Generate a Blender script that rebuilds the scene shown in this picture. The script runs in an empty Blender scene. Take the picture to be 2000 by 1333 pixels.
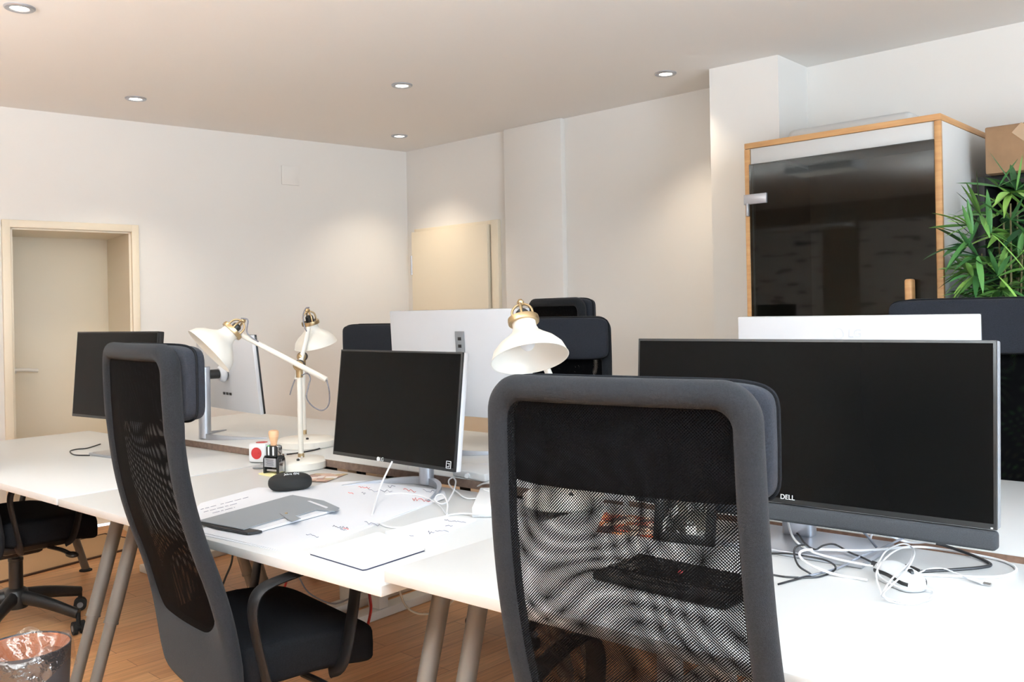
import bpy, bmesh, math, random
from mathutils import Vector, Matrix, noise
PI = math.pi
rnd = random.Random(7)
SC = bpy.context.scene
COL = SC.collection

# ------------------------------------------------------------------ survey
# The room was surveyed from the photo: lens 1750 px on a 2000 px frame, eye height 1.33 m.
F_PX, EYE, Y_H, ROLL = 1750.0, 1.33, 610.0, math.radians(1.1)
CR, SR = math.cos(ROLL), math.sin(ROLL)

def ray(px, py):
    x, y = px - 1000, py - 666.5
    u, v = CR * x - SR * y, SR * x + CR * y
    return Vector((u / F_PX, 1.0, -(v - (Y_H - 666.5)) / F_PX))

def at_z(px, py, z):            # the place on a level surface of height z
    r = ray(px, py)
    k = (z - EYE) / r.z
    return Vector((r.x * k, k, z))

def at_y(px, py, y):            # the place at distance y
    r = ray(px, py)
    return Vector((r.x * y, y, EYE + r.z * y))

ROW = math.radians(-40)         # the desk rows run along U, people face V
U = Vector((math.cos(ROW), math.sin(ROW), 0))
V = Vector((-math.sin(ROW), math.cos(ROW), 0))

def uv(u, v, z=0):
    return U * u + V * v + Vector((0, 0, z))

C1 = Vector((-0.769, 6.737, 0))               # far left corner of the room
FAR = math.radians(-43.3)
E_ = Vector((math.cos(FAR), math.sin(FAR), 0))  # along the far wall
N_ = Vector((math.sin(FAR), -math.cos(FAR), 0))  # from the far wall into the room
LW = Vector((-0.7834, -0.6215, 0))             # along the left wall, towards the viewer
LN = Vector((0.6215, -0.7834, 0))              # from the left wall into the room
CEIL = 2.55

def sn(s, n, z=0):
    return C1 + E_ * s + N_ * n + Vector((0, 0, z))

def frame(o, x, y):             # matrix with origin o, x axis x, y axis y, z up
    z = Vector((0, 0, 1))
    return Matrix((( x.x, y.x, z.x, o.x), (x.y, y.y, z.y, o.y), (x.z, y.z, z.z, o.z), (0, 0, 0, 1)))

# ------------------------------------------------------------------ materials
def lin(c):
    return tuple(((x / 255) / 12.92 if x / 255 <= 0.04045 else ((x / 255 + 0.055) / 1.055) ** 2.4) for x in c) + (1,)

def mat(name, rgb, rough=0.5, metal=0.0, var=0.0, scale=40.0, bump=0.0, bscale=200.0, spec=0.5, sheen=0.0, coat=0.0):
    m = bpy.data.materials.new(name)
    m.use_nodes = True
    nt = m.node_tree
    b = nt.nodes['Principled BSDF']
    b.inputs['Base Color'].default_value = lin(rgb)
    b.inputs['Roughness'].default_value = rough
    b.inputs['Metallic'].default_value = metal
    b.inputs['Specular IOR Level'].default_value = spec
    if sheen:
        b.inputs['Sheen Weight'].default_value = sheen
        b.inputs['Sheen Roughness'].default_value = 0.5
    if coat:
        b.inputs['Coat Weight'].default_value = coat
    tc = nt.nodes.new('ShaderNodeTexCoord')
    if var:
        n = nt.nodes.new('ShaderNodeTexNoise')
        n.inputs['Scale'].default_value = scale
        n.inputs['Detail'].default_value = 4
        nt.links.new(tc.outputs['Object'], n.inputs['Vector'])
        r = nt.nodes.new('ShaderNodeValToRGB')
        c = lin(rgb)
        r.color_ramp.elements[0].position = 0.3
        r.color_ramp.elements[1].position = 0.7
        r.color_ramp.elements[0].color = tuple(x * (1 - var) for x in c[:3]) + (1,)
        r.color_ramp.elements[1].color = tuple(min(1, x * (1 + var)) for x in c[:3]) + (1,)
        nt.links.new(n.outputs['Fac'], r.inputs['Fac'])
        nt.links.new(r.outputs['Color'], b.inputs['Base Color'])
    if bump:
        n2 = nt.nodes.new('ShaderNodeTexNoise')
        n2.inputs['Scale'].default_value = bscale
        n2.inputs['Detail'].default_value = 3
        nt.links.new(tc.outputs['Object'], n2.inputs['Vector'])
        bp = nt.nodes.new('ShaderNodeBump')
        bp.inputs['Strength'].default_value = bump
        bp.inputs['Distance'].default_value = 0.002
        nt.links.new(n2.outputs['Fac'], bp.inputs['Height'])
        nt.links.new(bp.outputs['Normal'], b.inputs['Normal'])
    return m

def emit(name, rgb, strength):
    m = bpy.data.materials.new(name)
    m.use_nodes = True
    nt = m.node_tree
    nt.nodes.clear()
    e = nt.nodes.new('ShaderNodeEmission')
    e.inputs['Color'].default_value = lin(rgb)
    e.inputs['Strength'].default_value = strength
    o = nt.nodes.new('ShaderNodeOutputMaterial')
    nt.links.new(e.outputs[0], o.inputs[0])
    return m

def mesh_fabric(name, hole, warp, pitch=0.0036, rgb=(8, 8, 9), shift=0.0, turn=0.0):
    """knitted mesh: dark thread with a regular grid of real see-through holes; the knit is slightly stretched"""
    m = bpy.data.materials.new(name)
    m.use_nodes = True
    nt = m.node_tree
    L = nt.links.new
    b = nt.nodes['Principled BSDF']
    b.inputs['Base Color'].default_value = lin(rgb)
    b.inputs['Roughness'].default_value = 0.7
    b.inputs['Specular IOR Level'].default_value = 0.03
    uvn = nt.nodes.new('ShaderNodeUVMap')
    nz = nt.nodes.new('ShaderNodeTexNoise')
    nz.inputs['Scale'].default_value = 4.5
    nz.inputs['Detail'].default_value = 0.5
    L(uvn.outputs[0], nz.inputs['Vector'])
    sub = nt.nodes.new('ShaderNodeVectorMath'); sub.operation = 'SUBTRACT'
    L(nz.outputs['Color'], sub.inputs[0]); sub.inputs[1].default_value = (0.5, 0.5, 0.5)
    sc = nt.nodes.new('ShaderNodeVectorMath'); sc.operation = 'SCALE'
    L(sub.outputs[0], sc.inputs[0]); sc.inputs['Scale'].default_value = warp
    add = nt.nodes.new('ShaderNodeVectorMath'); add.operation = 'ADD'
    L(uvn.outputs[0], add.inputs[0]); L(sc.outputs[0], add.inputs[1])
    mp = nt.nodes.new('ShaderNodeMapping')
    mp.inputs['Rotation'].default_value = (0, 0, math.radians(45) + turn)
    mp.inputs['Scale'].default_value = (2 * PI / pitch,) * 3
    mp.inputs['Location'].default_value = (shift, shift, 0)
    L(add.outputs[0], mp.inputs['Vector'])
    sep = nt.nodes.new('ShaderNodeSeparateXYZ')
    L(mp.outputs[0], sep.inputs[0])
    def mth(op, a, c=None):
        n = nt.nodes.new('ShaderNodeMath'); n.operation = op
        L(a, n.inputs[0])
        if c is not None:
            if isinstance(c, float): n.inputs[1].default_value = c
            else: L(c, n.inputs[1])
        return n.outputs[0]
    s1, s2 = mth('COSINE', sep.outputs[0]), mth('COSINE', sep.outputs[1])
    h = mth('ADD', s1, s2)                       # -2..2
    k = mth('GREATER_THAN', h, float(hole))      # 1 = hole
    tr = nt.nodes.new('ShaderNodeBsdfTransparent')
    mx = nt.nodes.new('ShaderNodeMixShader')
    L(k, mx.inputs[0]); L(b.outputs[0], mx.inputs[1]); L(tr.outputs[0], mx.inputs[2])
    L(mx.outputs[0], nt.nodes['Material Output'].inputs[0])
    return m

def wood_floor():
    m = bpy.data.materials.new('oiled_wood_floor')
    m.use_nodes = True
    nt = m.node_tree; L = nt.links.new
    b = nt.nodes['Principled BSDF']
    tc = nt.nodes.new('ShaderNodeTexCoord')
    mp = nt.nodes.new('ShaderNodeMapping')
    mp.inputs['Rotation'].default_value = (0, 0, math.radians(43.3 + 90))
    L(tc.outputs['Object'], mp.inputs['Vector'])
    br = nt.nodes.new('ShaderNodeTexBrick')
    br.inputs['Scale'].default_value = 1.0
    br.inputs['Brick Width'].default_value = 0.75
    br.inputs['Row Height'].default_value = 0.095
    br.inputs['Mortar Size'].default_value = 0.0012
    br.inputs['Color1'].default_value = lin((232, 178, 126))
    br.inputs['Color2'].default_value = lin((216, 156, 106))
    br.inputs['Mortar'].default_value = lin((150, 98, 62))
    L(mp.outputs[0], br.inputs['Vector'])
    mp2 = nt.nodes.new('ShaderNodeMapping')
    mp2.inputs['Scale'].default_value = (3, 40, 1)
    L(mp.outputs[0], mp2.inputs['Vector'])
    n = nt.nodes.new('ShaderNodeTexNoise')
    n.inputs['Scale'].default_value = 1.6; n.inputs['Detail'].default_value = 6
    L(mp2.outputs[0], n.inputs['Vector'])
    mx = nt.nodes.new('ShaderNodeMix'); mx.data_type = 'RGBA'; mx.blend_type = 'MULTIPLY'
    mx.inputs[0].default_value = 0.55
    rp = nt.nodes.new('ShaderNodeValToRGB')
    rp.color_ramp.elements[0].color = (0.55, 0.5, 0.45, 1); rp.color_ramp.elements[0].position = 0.3
    rp.color_ramp.elements[1].color = (1.15, 1.1, 1.05, 1); rp.color_ramp.elements[1].position = 0.75
    L(n.outputs['Fac'], rp.inputs['Fac'])
    L(br.outputs['Color'], mx.inputs[6]); L(rp.outputs[0], mx.inputs[7])
    L(mx.outputs[2], b.inputs['Base Color'])
    b.inputs['Roughness'].default_value = 0.38
    return m

def wood(name, c1, c2, along=(1, 1, 12), rough=0.45):
    m = bpy.data.materials.new(name)
    m.use_nodes = True
    nt = m.node_tree; L = nt.links.new
    b = nt.nodes['Principled BSDF']
    tc = nt.nodes.new('ShaderNodeTexCoord')
    mp = nt.nodes.new('ShaderNodeMapping')
    mp.inputs['Scale'].default_value = along
    L(tc.outputs['Object'], mp.inputs['Vector'])
    n = nt.nodes.new('ShaderNodeTexNoise')
    n.inputs['Scale'].default_value = 5; n.inputs['Detail'].default_value = 6; n.inputs['Distortion'].default_value = 0.4
    L(mp.outputs[0], n.inputs['Vector'])
    rp = nt.nodes.new('ShaderNodeValToRGB')
    rp.color_ramp.elements[0].color = lin(c1); rp.color_ramp.elements[0].position = 0.3
    rp.color_ramp.elements[1].color = lin(c2); rp.color_ramp.elements[1].position = 0.7
    L(n.outputs['Fac'], rp.inputs['Fac']); L(rp.outputs[0], b.inputs['Base Color'])
    b.inputs['Roughness'].default_value = rough
    return m

def weave(name, c1, c2, scale):
    m = bpy.data.materials.new(name)
    m.use_nodes = True
    nt = m.node_tree; L = nt.links.new
    b = nt.nodes['Principled BSDF']
    tc = nt.nodes.new('ShaderNodeTexCoord')
    ck = nt.nodes.new('ShaderNodeTexChecker')
    ck.inputs['Scale'].default_value = scale
    ck.inputs['Color1'].default_value = lin(c1); ck.inputs['Color2'].default_value = lin(c2)
    L(tc.outputs['Object'], ck.inputs['Vector']); L(ck.outputs[0], b.inputs['Base Color'])
    b.inputs['Roughness'].default_value = 0.9
    return m

def tinted_glass():
    m = bpy.data.materials.new('dark_tinted_glass')
    m.use_nodes = True
    nt = m.node_tree; L = nt.links.new
    nt.nodes.clear()
    tr = nt.nodes.new('ShaderNodeBsdfTransparent'); tr.inputs[0].default_value = (0.58, 0.58, 0.56, 1)
    gl = nt.nodes.new('ShaderNodeBsdfGlossy'); gl.inputs['Roughness'].default_value = 0.03
    gl.inputs['Color'].default_value = (0.9, 0.9, 0.9, 1)
    fr = nt.nodes.new('ShaderNodeFresnel'); fr.inputs['IOR'].default_value = 1.38
    mx = nt.nodes.new('ShaderNodeMixShader')
    L(fr.outputs[0], mx.inputs[0]); L(tr.outputs[0], mx.inputs[1]); L(gl.outputs[0], mx.inputs[2])
    o = nt.nodes.new('ShaderNodeOutputMaterial'); L(mx.outputs[0], o.inputs[0])
    return m

def clear_film():
    m = bpy.data.materials.new('clear_plastic_film')
    m.use_nodes = True
    nt = m.node_tree; L = nt.links.new
    nt.nodes.clear()
    tr = nt.nodes.new('ShaderNodeBsdfTransparent'); tr.inputs[0].default_value = (0.9, 0.9, 0.9, 1)
    gl = nt.nodes.new('ShaderNodeBsdfGlossy'); gl.inputs['Roughness'].default_value = 0.12
    tc = nt.nodes.new('ShaderNodeTexCoord')
    n = nt.nodes.new('ShaderNodeTexNoise'); n.inputs['Scale'].default_value = 22; n.inputs['Detail'].default_value = 3
    L(tc.outputs['Object'], n.inputs['Vector'])
    bp = nt.nodes.new('ShaderNodeBump'); bp.inputs['Strength'].default_value = 1.0; bp.inputs['Distance'].default_value = 0.02
    L(n.outputs['Fac'], bp.inputs['Height']); L(bp.outputs[0], gl.inputs['Normal'])
    mx = nt.nodes.new('ShaderNodeMixShader'); mx.inputs[0].default_value = 0.16
    L(tr.outputs[0], mx.inputs[1]); L(gl.outputs[0], mx.inputs[2])
    o = nt.nodes.new('ShaderNodeOutputMaterial'); L(mx.outputs[0], o.inputs[0])
    return m

def board_mat():
    m = bpy.data.materials.new('written_whiteboard')
    m.use_nodes = True
    nt = m.node_tree; L = nt.links.new
    b = nt.nodes['Principled BSDF']
    tc = nt.nodes.new('ShaderNodeTexCoord')
    mp = nt.nodes.new('ShaderNodeMapping'); mp.inputs['Scale'].default_value = (3.2, 1, 16)
    L(tc.outputs['Object'], mp.inputs['Vector'])
    n = nt.nodes.new('ShaderNodeTexNoise'); n.inputs['Scale'].default_value = 1.0; n.inputs['Detail'].default_value = 1
    L(mp.outputs[0], n.inputs['Vector'])
    rp = nt.nodes.new('ShaderNodeValToRGB')
    rp.color_ramp.elements[0].color = lin((232, 232, 232)); rp.color_ramp.elements[0].position = 0.60
    rp.color_ramp.elements[1].color = lin((70, 70, 84)); rp.color_ramp.elements[1].position = 0.64
    L(n.outputs['Fac'], rp.inputs['Fac']); L(rp.outputs[0], b.inputs['Base Color'])
    b.inputs['Roughness'].default_value = 0.3
    return m

def leaf_mat():
    m = bpy.data.materials.new('bamboo_leaf')
    m.use_nodes = True
    nt = m.node_tree; L = nt.links.new
    b = nt.nodes['Principled BSDF']
    at = nt.nodes.new('ShaderNodeAttribute'); at.attribute_name = 'tone'
    rp = nt.nodes.new('ShaderNodeValToRGB')
    rp.color_ramp.elements[0].color = lin((36, 74, 44)); rp.color_ramp.elements[0].position = 0.0
    rp.color_ramp.elements[1].color = lin((142, 186, 88)); rp.color_ramp.elements[1].position = 1.0
    e = rp.color_ramp.elements.new(0.55); e.color = lin((66, 118, 62))
    L(at.outputs['Fac'], rp.inputs['Fac']); L(rp.outputs[0], b.inputs['Base Color'])
    b.inputs['Roughness'].default_value = 0.45
    return m

def picture(name, cols, scale):
    m = bpy.data.materials.new(name)
    m.use_nodes = True
    nt = m.node_tree; L = nt.links.new
    b = nt.nodes['Principled BSDF']
    tc = nt.nodes.new('ShaderNodeTexCoord')
    n = nt.nodes.new('ShaderNodeTexVoronoi'); n.inputs['Scale'].default_value = scale
    n.distance = 'CHEBYCHEV'
    L(tc.outputs['Object'], n.inputs['Vector'])
    sp = nt.nodes.new('ShaderNodeSeparateColor'); L(n.outputs['Color'], sp.inputs[0])
    rp = nt.nodes.new('ShaderNodeValToRGB'); rp.color_ramp.interpolation = 'CONSTANT'
    rp.color_ramp.elements[0].color = lin(cols[0])
    rp.color_ramp.elements[1].color = lin(cols[1]); rp.color_ramp.elements[1].position = 1 / len(cols)
    for i, c in enumerate(cols[2:]):
        e = rp.color_ramp.elements.new((i + 2) / len(cols)); e.color = lin(c)
    L(sp.outputs[0], rp.inputs['Fac']); L(rp.outputs[0], b.inputs['Base Color'])
    b.inputs['Roughness'].default_value = 0.35
    return m

M = dict(
    wall=mat('white_wall_paint', (234, 231, 226), 0.85, bump=0.05, bscale=60),
    back_wall=mat('taupe_wall_paint', (150, 134, 118), 0.9),
    ceiling=mat('white_ceiling_paint', (240, 238, 234), 0.9),
    booth_white=mat('white_panel', (206, 206, 204), 0.5),
    cream=mat('cream_door_lacquer', (232, 220, 198), 0.45),
    floor=wood_floor(),
    desk=mat('white_desk_laminate', (203, 204, 204), 0.38),
    white_edge=mat('white_edge_band', (236, 234, 230), 0.4),
    brown_edge=mat('raw_brown_board', (112, 92, 80), 0.7, var=0.25, scale=60),
    steel=mat('silver_lacquered_steel', (114, 110, 105), 0.45, metal=0.4),
    alu=mat('brushed_aluminium', (186, 190, 198), 0.35, metal=0.8),
    white_metal=mat('white_lacquered_steel', (236, 233, 226), 0.4),
    fabric=mat('charcoal_fabric', (35, 36, 39), 0.95, var=0.22, scale=350, bump=0.5, bscale=900, spec=0.03, sheen=0.06),
    sleeve=mat('charcoal_fabric_sleeve', (40, 42, 48), 0.95, var=0.2, scale=350, bump=0.5, bscale=900, spec=0.03, sheen=0.06),
    seat=mat('black_seat_fabric', (26, 27, 30), 0.95, var=0.25, scale=300, bump=0.4, bscale=800, spec=0.04),
    black=mat('black_plastic', (24, 24, 25), 0.45),
    arm=mat('black_armrest', (16, 16, 18), 0.55, spec=0.25),
    black_gloss=mat('glossy_black_plastic', (16, 16, 17), 0.18),
    rubber=mat('black_rubber', (18, 18, 18), 0.8),
    grey_plastic=mat('grey_plastic', (120, 122, 126), 0.5),
    screen=mat('switched_off_screen', (9, 9, 9), 0.25, spec=0.1),
    bezel=mat('black_bezel', (20, 20, 21), 0.4),
    monitor_white=mat('white_monitor_back', (202, 203, 207), 0.42),
    bar_fabric=mat('grey_speaker_cloth', (44, 46, 50), 0.95, var=0.3, scale=500),
    white_plastic=mat('white_plastic', (216, 218, 220), 0.35),
    mouse_white=mat('white_mouse_shell', (200, 203, 206), 0.3),
    lamp_white=mat('cream_white_lacquer', (226, 222, 213), 0.3),
    brass=mat('brass_fittings', (188, 164, 126), 0.32, metal=0.9),
    textile_cord=mat('grey_textile_cord', (128, 126, 132), 0.85, var=0.5, scale=400),
    white_cord=mat('white_cable_sheath', (224, 225, 228), 0.4),
    black_cord=mat('black_cable_sheath', (30, 30, 33), 0.45),
    grey_cord=mat('grey_cable_sheath', (128, 132, 142), 0.45),
    beige_cord=mat('beige_cable_sheath', (196, 190, 178), 0.45),
    red_cord=mat('red_cable_sheath', (178, 44, 40), 0.4),
    red=mat('red_socket', (170, 40, 42), 0.35),
    board=board_mat(),
    paper=mat('white_paper', (220, 222, 228), 0.8),
    ink=mat('grey_pen_ink', (120, 122, 140), 0.8),
    red_ink=mat('red_pen_ink', (206, 96, 92), 0.8),
    black_ink=mat('black_print', (60, 60, 70), 0.8),
    folder=mat('grey_folder_card', (138, 144, 150), 0.55),
    pad=mat('pale_mousepad', (232, 235, 234), 0.6),
    pad_edge=mat('dark_pad_underside', (40, 44, 66), 0.7),
    wood_knob=wood('beech_knob', (208, 160, 120), (220, 178, 140)),
    ply=wood('birch_edge', (188, 138, 88), (206, 160, 108)),
    chrome=mat('chrome', (190, 190, 190), 0.15, metal=1.0),
    yellow=mat('pale_yellow_notes', (236, 226, 170), 0.8),
    felt=mat('dark_grey_felt', (104, 102, 97), 0.95),
    glass=tinted_glass(),
    film=clear_film(),
    card=mat('brown_cardboard', (152, 120, 90), 0.8, var=0.12, scale=14),
    tape=mat('clear_packing_tape', (172, 142, 110), 0.25),
    shelf=mat('black_shelf_laminate', (22, 22, 23), 0.5),
    grey_box=mat('grey_storage_box', (140, 142, 148), 0.6),
    mat=weave('sisal_weave', (196, 160, 122), (178, 140, 102), 160),
    mat_edge=mat('dark_mat_border', (84, 62, 48), 0.9),
    leaf=leaf_mat(),
    stem=mat('bamboo_stem', (104, 96, 60), 0.6),
    pot=mat('dark_grey_pot', (60, 60, 62), 0.6),
    soil=mat('dark_soil', (50, 38, 28), 0.95),
    bin=mat('dark_grey_bin', (64, 64, 68), 0.5),
    copper=mat('copper_bin_lining', (214, 146, 112), 0.4, metal=0.35),
    fluor=emit('lit_diffuser', (255, 250, 240), 2.5),
    spot=emit('lit_spot_lens', (255, 246, 228), 14.0),
    photo=picture('photo_print', [(226, 220, 216), (150, 110, 96), (196, 160, 140), (120, 86, 70), (214, 206, 204), (172, 150, 110)], 26),
    leaflet=picture('leaflet_print', [(176, 72, 44), (222, 200, 180), (90, 52, 40), (200, 120, 70), (60, 40, 40)], 34),
    frame_photo=picture('framed_print', [(120, 120, 116), (52, 50, 48), (190, 186, 180), (82, 78, 70)], 40),
)

# ------------------------------------------------------------------ mesh helpers
def catmull(pts, n=8, closed=False):
    pts = [Vector(p) for p in pts]
    out = []
    m = len(pts)
    rng = range(m) if closed else range(m - 1)
    for i in rng:
        if closed:
            p0, p1, p2, p3 = pts[i - 1], pts[i], pts[(i + 1) % m], pts[(i + 2) % m]
        else:
            p1, p2 = pts[i], pts[i + 1]
            p0 = pts[i - 1] if i > 0 else p1 * 2 - p2
            p3 = pts[i + 2] if i + 2 < m else p2 * 2 - p1
        for k in range(n):
            t = k / n
            out.append(0.5 * ((2 * p1) + (p2 - p0) * t + (2 * p0 - 5 * p1 + 4 * p2 - p3) * t * t + (3 * p1 - p0 - 3 * p2 + p3) * t ** 3))
    if not closed:
        out.append(pts[-1])
    return out

class MB:
    def __init__(s):
        s.bm = bmesh.new()

    def _merge(s, b, mtx=None):
        if mtx is not None:
            b.transform(mtx)
        me = bpy.data.meshes.new('tmp')
        b.to_mesh(me); b.free()
        s.bm.from_mesh(me)
        bpy.data.meshes.remove(me)

    def box(s, c, size, rot=None, bevel=0.0, seg=2):
        b = bmesh.new()
        bmesh.ops.create_cube(b, size=1.0)
        b.transform(Matrix.Diagonal((size[0], size[1], size[2], 1)))
        if bevel:
            bmesh.ops.bevel(b, geom=b.edges[:] + b.verts[:], offset=bevel, segments=seg, profile=0.5, affect='EDGES')
        mt = Matrix.Translation(Vector(c))
        if rot is not None:
            mt = mt @ (rot.to_4x4() if not isinstance(rot, (int, float)) else Matrix.Rotation(rot, 4, 'Z'))
        s._merge(b, mt)
        return s

    def lathe(s, prof, n=32, mtx=None, cap=True):
        b = bmesh.new()
        rings = []
        for r, z in prof:
            if r < 1e-6:
                rings.append([b.verts.new((0, 0, z))])
            else:
                rings.append([b.verts.new((r * math.cos(2 * PI * k / n), r * math.sin(2 * PI * k / n), z)) for k in range(n)])
        for a, c in zip(rings, rings[1:]):
            for k in range(n):
                k2 = (k + 1) % n
                if len(a) == 1 and len(c) == 1: continue
                if len(a) == 1: b.faces.new((a[0], c[k], c[k2]))
                elif len(c) == 1: b.faces.new((a[k], a[k2], c[0]))
                else: b.faces.new((a[k], a[k2], c[k2], c[k]))
        if cap:
            if len(rings[0]) > 1: b.faces.new(rings[0][::-1])
            if len(rings[-1]) > 1: b.faces.new(rings[-1])
        bmesh.ops.recalc_face_normals(b, faces=b.faces[:])
        s._merge(b, mtx)
        return s

    def cyl(s, p0, p1, r0, r1=None, n=20):
        p0, p1 = Vector(p0), Vector(p1)
        d = p1 - p0
        q = d.to_track_quat('Z', 'Y').to_matrix().to_4x4()
        return s.lathe([(r0, 0), (r0 if r1 is None else r1, d.length)], n, Matrix.Translation(p0) @ q)

    def tube(s, pts, r, n=8, closed=False, flat=1.0, up=None):
        """sweep a circle (or an ellipse, flat < 1, thin along the second axis) along pts"""
        pts = [Vector(p) for p in pts]
        m = len(pts)
        b = bmesh.new()
        rings = []
        nrm = None
        for i, p in enumerate(pts):
            if closed: t = pts[(i + 1) % m] - pts[i - 1]
            else: t = pts[min(i + 1, m - 1)] - pts[max(i - 1, 0)]
            if t.length < 1e-9: t = Vector((0, 0, 1))
            t.normalize()
            if up is not None:
                nrm = Vector(up) - t * Vector(up).dot(t)
            elif nrm is None:
                a = Vector((0, 0, 1)) if abs(t.z) < 0.9 else Vector((1, 0, 0))
                nrm = a - t * a.dot(t)
            else:
                nrm = nrm - t * nrm.dot(t)
            if nrm.length < 1e-6: nrm = t.orthogonal()
            nrm.normalize()
            bi = t.cross(nrm)
            rr = r[i] if isinstance(r, (list, tuple)) else r
            rings.append([b.verts.new(p + nrm * (rr * math.cos(2 * PI * k / n)) + bi * (rr * flat * math.sin(2 * PI * k / n))) for k in range(n)])
        for i in range(m if closed else m - 1):
            a, c = rings[i], rings[(i + 1) % m]
            for k in range(n):
                k2 = (k + 1) % n
                b.faces.new((a[k], a[k2], c[k2], c[k]))
        if not closed:
            b.faces.new(rings[0][::-1]); b.faces.new(rings[-1])
        bmesh.ops.recalc_face_normals(b, faces=b.faces[:])
        s._merge(b)
        return s

    def prism(s, poly, z0, z1, mtx=None, bevel=0.0, seg=2):
        b = bmesh.new()
        lo = [b.verts.new((p[0], p[1], z0)) for p in poly]
        hi = [b.verts.new((p[0], p[1], z1)) for p in poly]
        n = len(poly)
        b.faces.new(lo[::-1]); b.faces.new(hi)
        for i in range(n):
            b.faces.new((lo[i], lo[(i + 1) % n], hi[(i + 1) % n], hi[i]))
        bmesh.ops.recalc_face_normals(b, faces=b.faces[:])
        if bevel:
            bmesh.ops.bevel(b, geom=b.edges[:], offset=bevel, segments=seg, profile=0.5, affect='EDGES')
        s._merge(b, mtx)
        return s

    def grid(s, fn, nu, nv, closed_u=False, closed_v=False, uvf=None, tone=None):
        vs = []
        uvl = s.bm.loops.layers.uv.verify() if uvf else None
        for j in range(nv if closed_v else nv + 1):
            vs.append([s.bm.verts.new(fn(i / nu, j / nv)) for i in range(nu if closed_u else nu + 1)])
        for j in range(nv):
            for i in range(nu):
                j2 = (j + 1) % len(vs); i2 = (i + 1) % len(vs[0])
                f = s.bm.faces.new((vs[j][i], vs[j][i2], vs[j2][i2], vs[j2][i]))
                if uvl:
                    for l, (a, c) in zip(f.loops, ((i, j), (i + 1, j), (i + 1, j + 1), (i, j + 1))):
                        l[uvl].uv = uvf(a / nu, c / nv)
        return s

    def superbox(s, c, half, e=0.35, nu=32, nv=16, mtx=None, warp=None):
        """rounded cushion: superellipsoid with half sizes half"""
        def sp(x, p): return math.copysign(abs(x) ** p, x)
        b2 = MB()
        def fn(a, t):
            th, ph = 2 * PI * a, PI * (t - 0.5)
            p = Vector((half[0] * sp(math.cos(ph), e) * sp(math.cos(th), e), half[1] * sp(math.cos(ph), e) * sp(math.sin(th), e), half[2] * sp(math.sin(ph), e)))
            if warp: p = warp(p)
            return p + Vector(c)
        b2.grid(fn, nu, nv, closed_u=True)
        bmesh.ops.remove_doubles(b2.bm, verts=b2.bm.verts[:], dist=1e-6)
        bmesh.ops.recalc_face_normals(b2.bm, faces=b2.bm.faces[:])
        s._merge(b2.bm, mtx)
        return s

    def build(s, name, m, parent=None, smooth=True, angle=35, mtx=None, label=None):
        me = bpy.data.meshes.new(name)
        if mtx is not None: s.bm.transform(mtx)
        s.bm.to_mesh(me); s.bm.free()
        if smooth:
            me.polygons.foreach_set('use_smooth', [True] * len(me.polygons))
            me.set_sharp_from_angle(angle=math.radians(angle))
        me.materials.append(m)
        o = bpy.data.objects.new(name, me)
        COL.objects.link(o)
        if parent is not None: o.parent = parent
        if label: o['label'] = label
        return o

def tag(o, label, cat, group=None):
    o['label'] = label; o['category'] = cat
    if group: o['group'] = group
    return o

def thing(name, label, cat, loc=(0, 0, 0), rz=0.0, group=None):
    o = bpy.data.objects.new(name, None)
    o.empty_display_size = 0.1
    COL.objects.link(o)
    o.location = loc; o.rotation_euler = (0, 0, rz)
    return tag(o, label, cat, group)

def structure(o):
    o['kind'] = 'structure'
    return o

def copy_tree(o, parent=None):
    c = o.copy()
    COL.objects.link(c)
    c.parent = parent
    for ch in list(o.children):
        copy_tree(ch, c)
    return c

def lettering(name, text, size, m, parent, mtx, extrude=0.0004, label=None):
    cu = bpy.data.curves.new(name, 'FONT')
    cu.body = text; cu.size = size; cu.extrude = extrude
    cu.align_x = 'CENTER'; cu.align_y = 'CENTER'
    tmp = bpy.data.objects.new(name + '_tmp', cu)
    COL.objects.link(tmp)
    bpy.context.view_layer.update()
    me = bpy.data.meshes.new_from_object(tmp.evaluated_get(bpy.context.evaluated_depsgraph_get()))
    bpy.data.objects.remove(tmp); bpy.data.curves.remove(cu)
    me.transform(mtx)
    me.materials.clear(); me.materials.append(m)
    o = bpy.data.objects.new(name, me)
    COL.objects.link(o)
    o.parent = parent
    if label: o['label'] = label
    return o

UP = Vector((0, 0, 1))

# ------------------------------------------------------------------ placements (u, v along the desk rows)
SPOT_W, WIN_W, UP_W, EXPOSURE = 25.0, (3.0, 86.0, 4.0), (225.0, 20.0, 150.0), 0.37
CH_R = (-.822, 1.475, math.radians(6.5), -.025)       # u, v, turn, seat lift
CH_L = (-2.15, 1.42, math.radians(-9), .02)
CH_A = (-4.13, 1.57, 0.0, .02)
CH_P = (-3.81, 3.13, PI + math.radians(4), .03)
CH_Q = (-2.37, 3.0, PI + math.radians(18), .055)
CH_T = (-2.78, 4.05, math.radians(-16), .15)
CH_S = (-.79, 3.12, PI, .10)
MON_B = (-.402, 3.035, 1.018, math.radians(-2))
MON_C = (.645, 2.06, 1.066, 0.0)
_p = (-1.98 - .02 + .625 / 2 * .82, 4.1 - .625 / 2 * .57)
MON_A = (_p[0], _p[1], 1.086, math.radians(5))
MON_D = (-1.345, 4.272, 1.07, math.radians(-8))
MON_E = (-.215, 3.69, 1.127, 0.0)
MON_G = (1.065, 2.80, 1.120, 0.0)
BIN_Y = 2.5

# ------------------------------------------------------------------ the room
CORNER_R = sn(6.8, 0)
BACK_N = 7.4
CORNER_BR = sn(6.8, BACK_N)
CORNER_BL = C1 + LW * 7.48
T_W = 0.5                                        # masonry thickness

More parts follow.
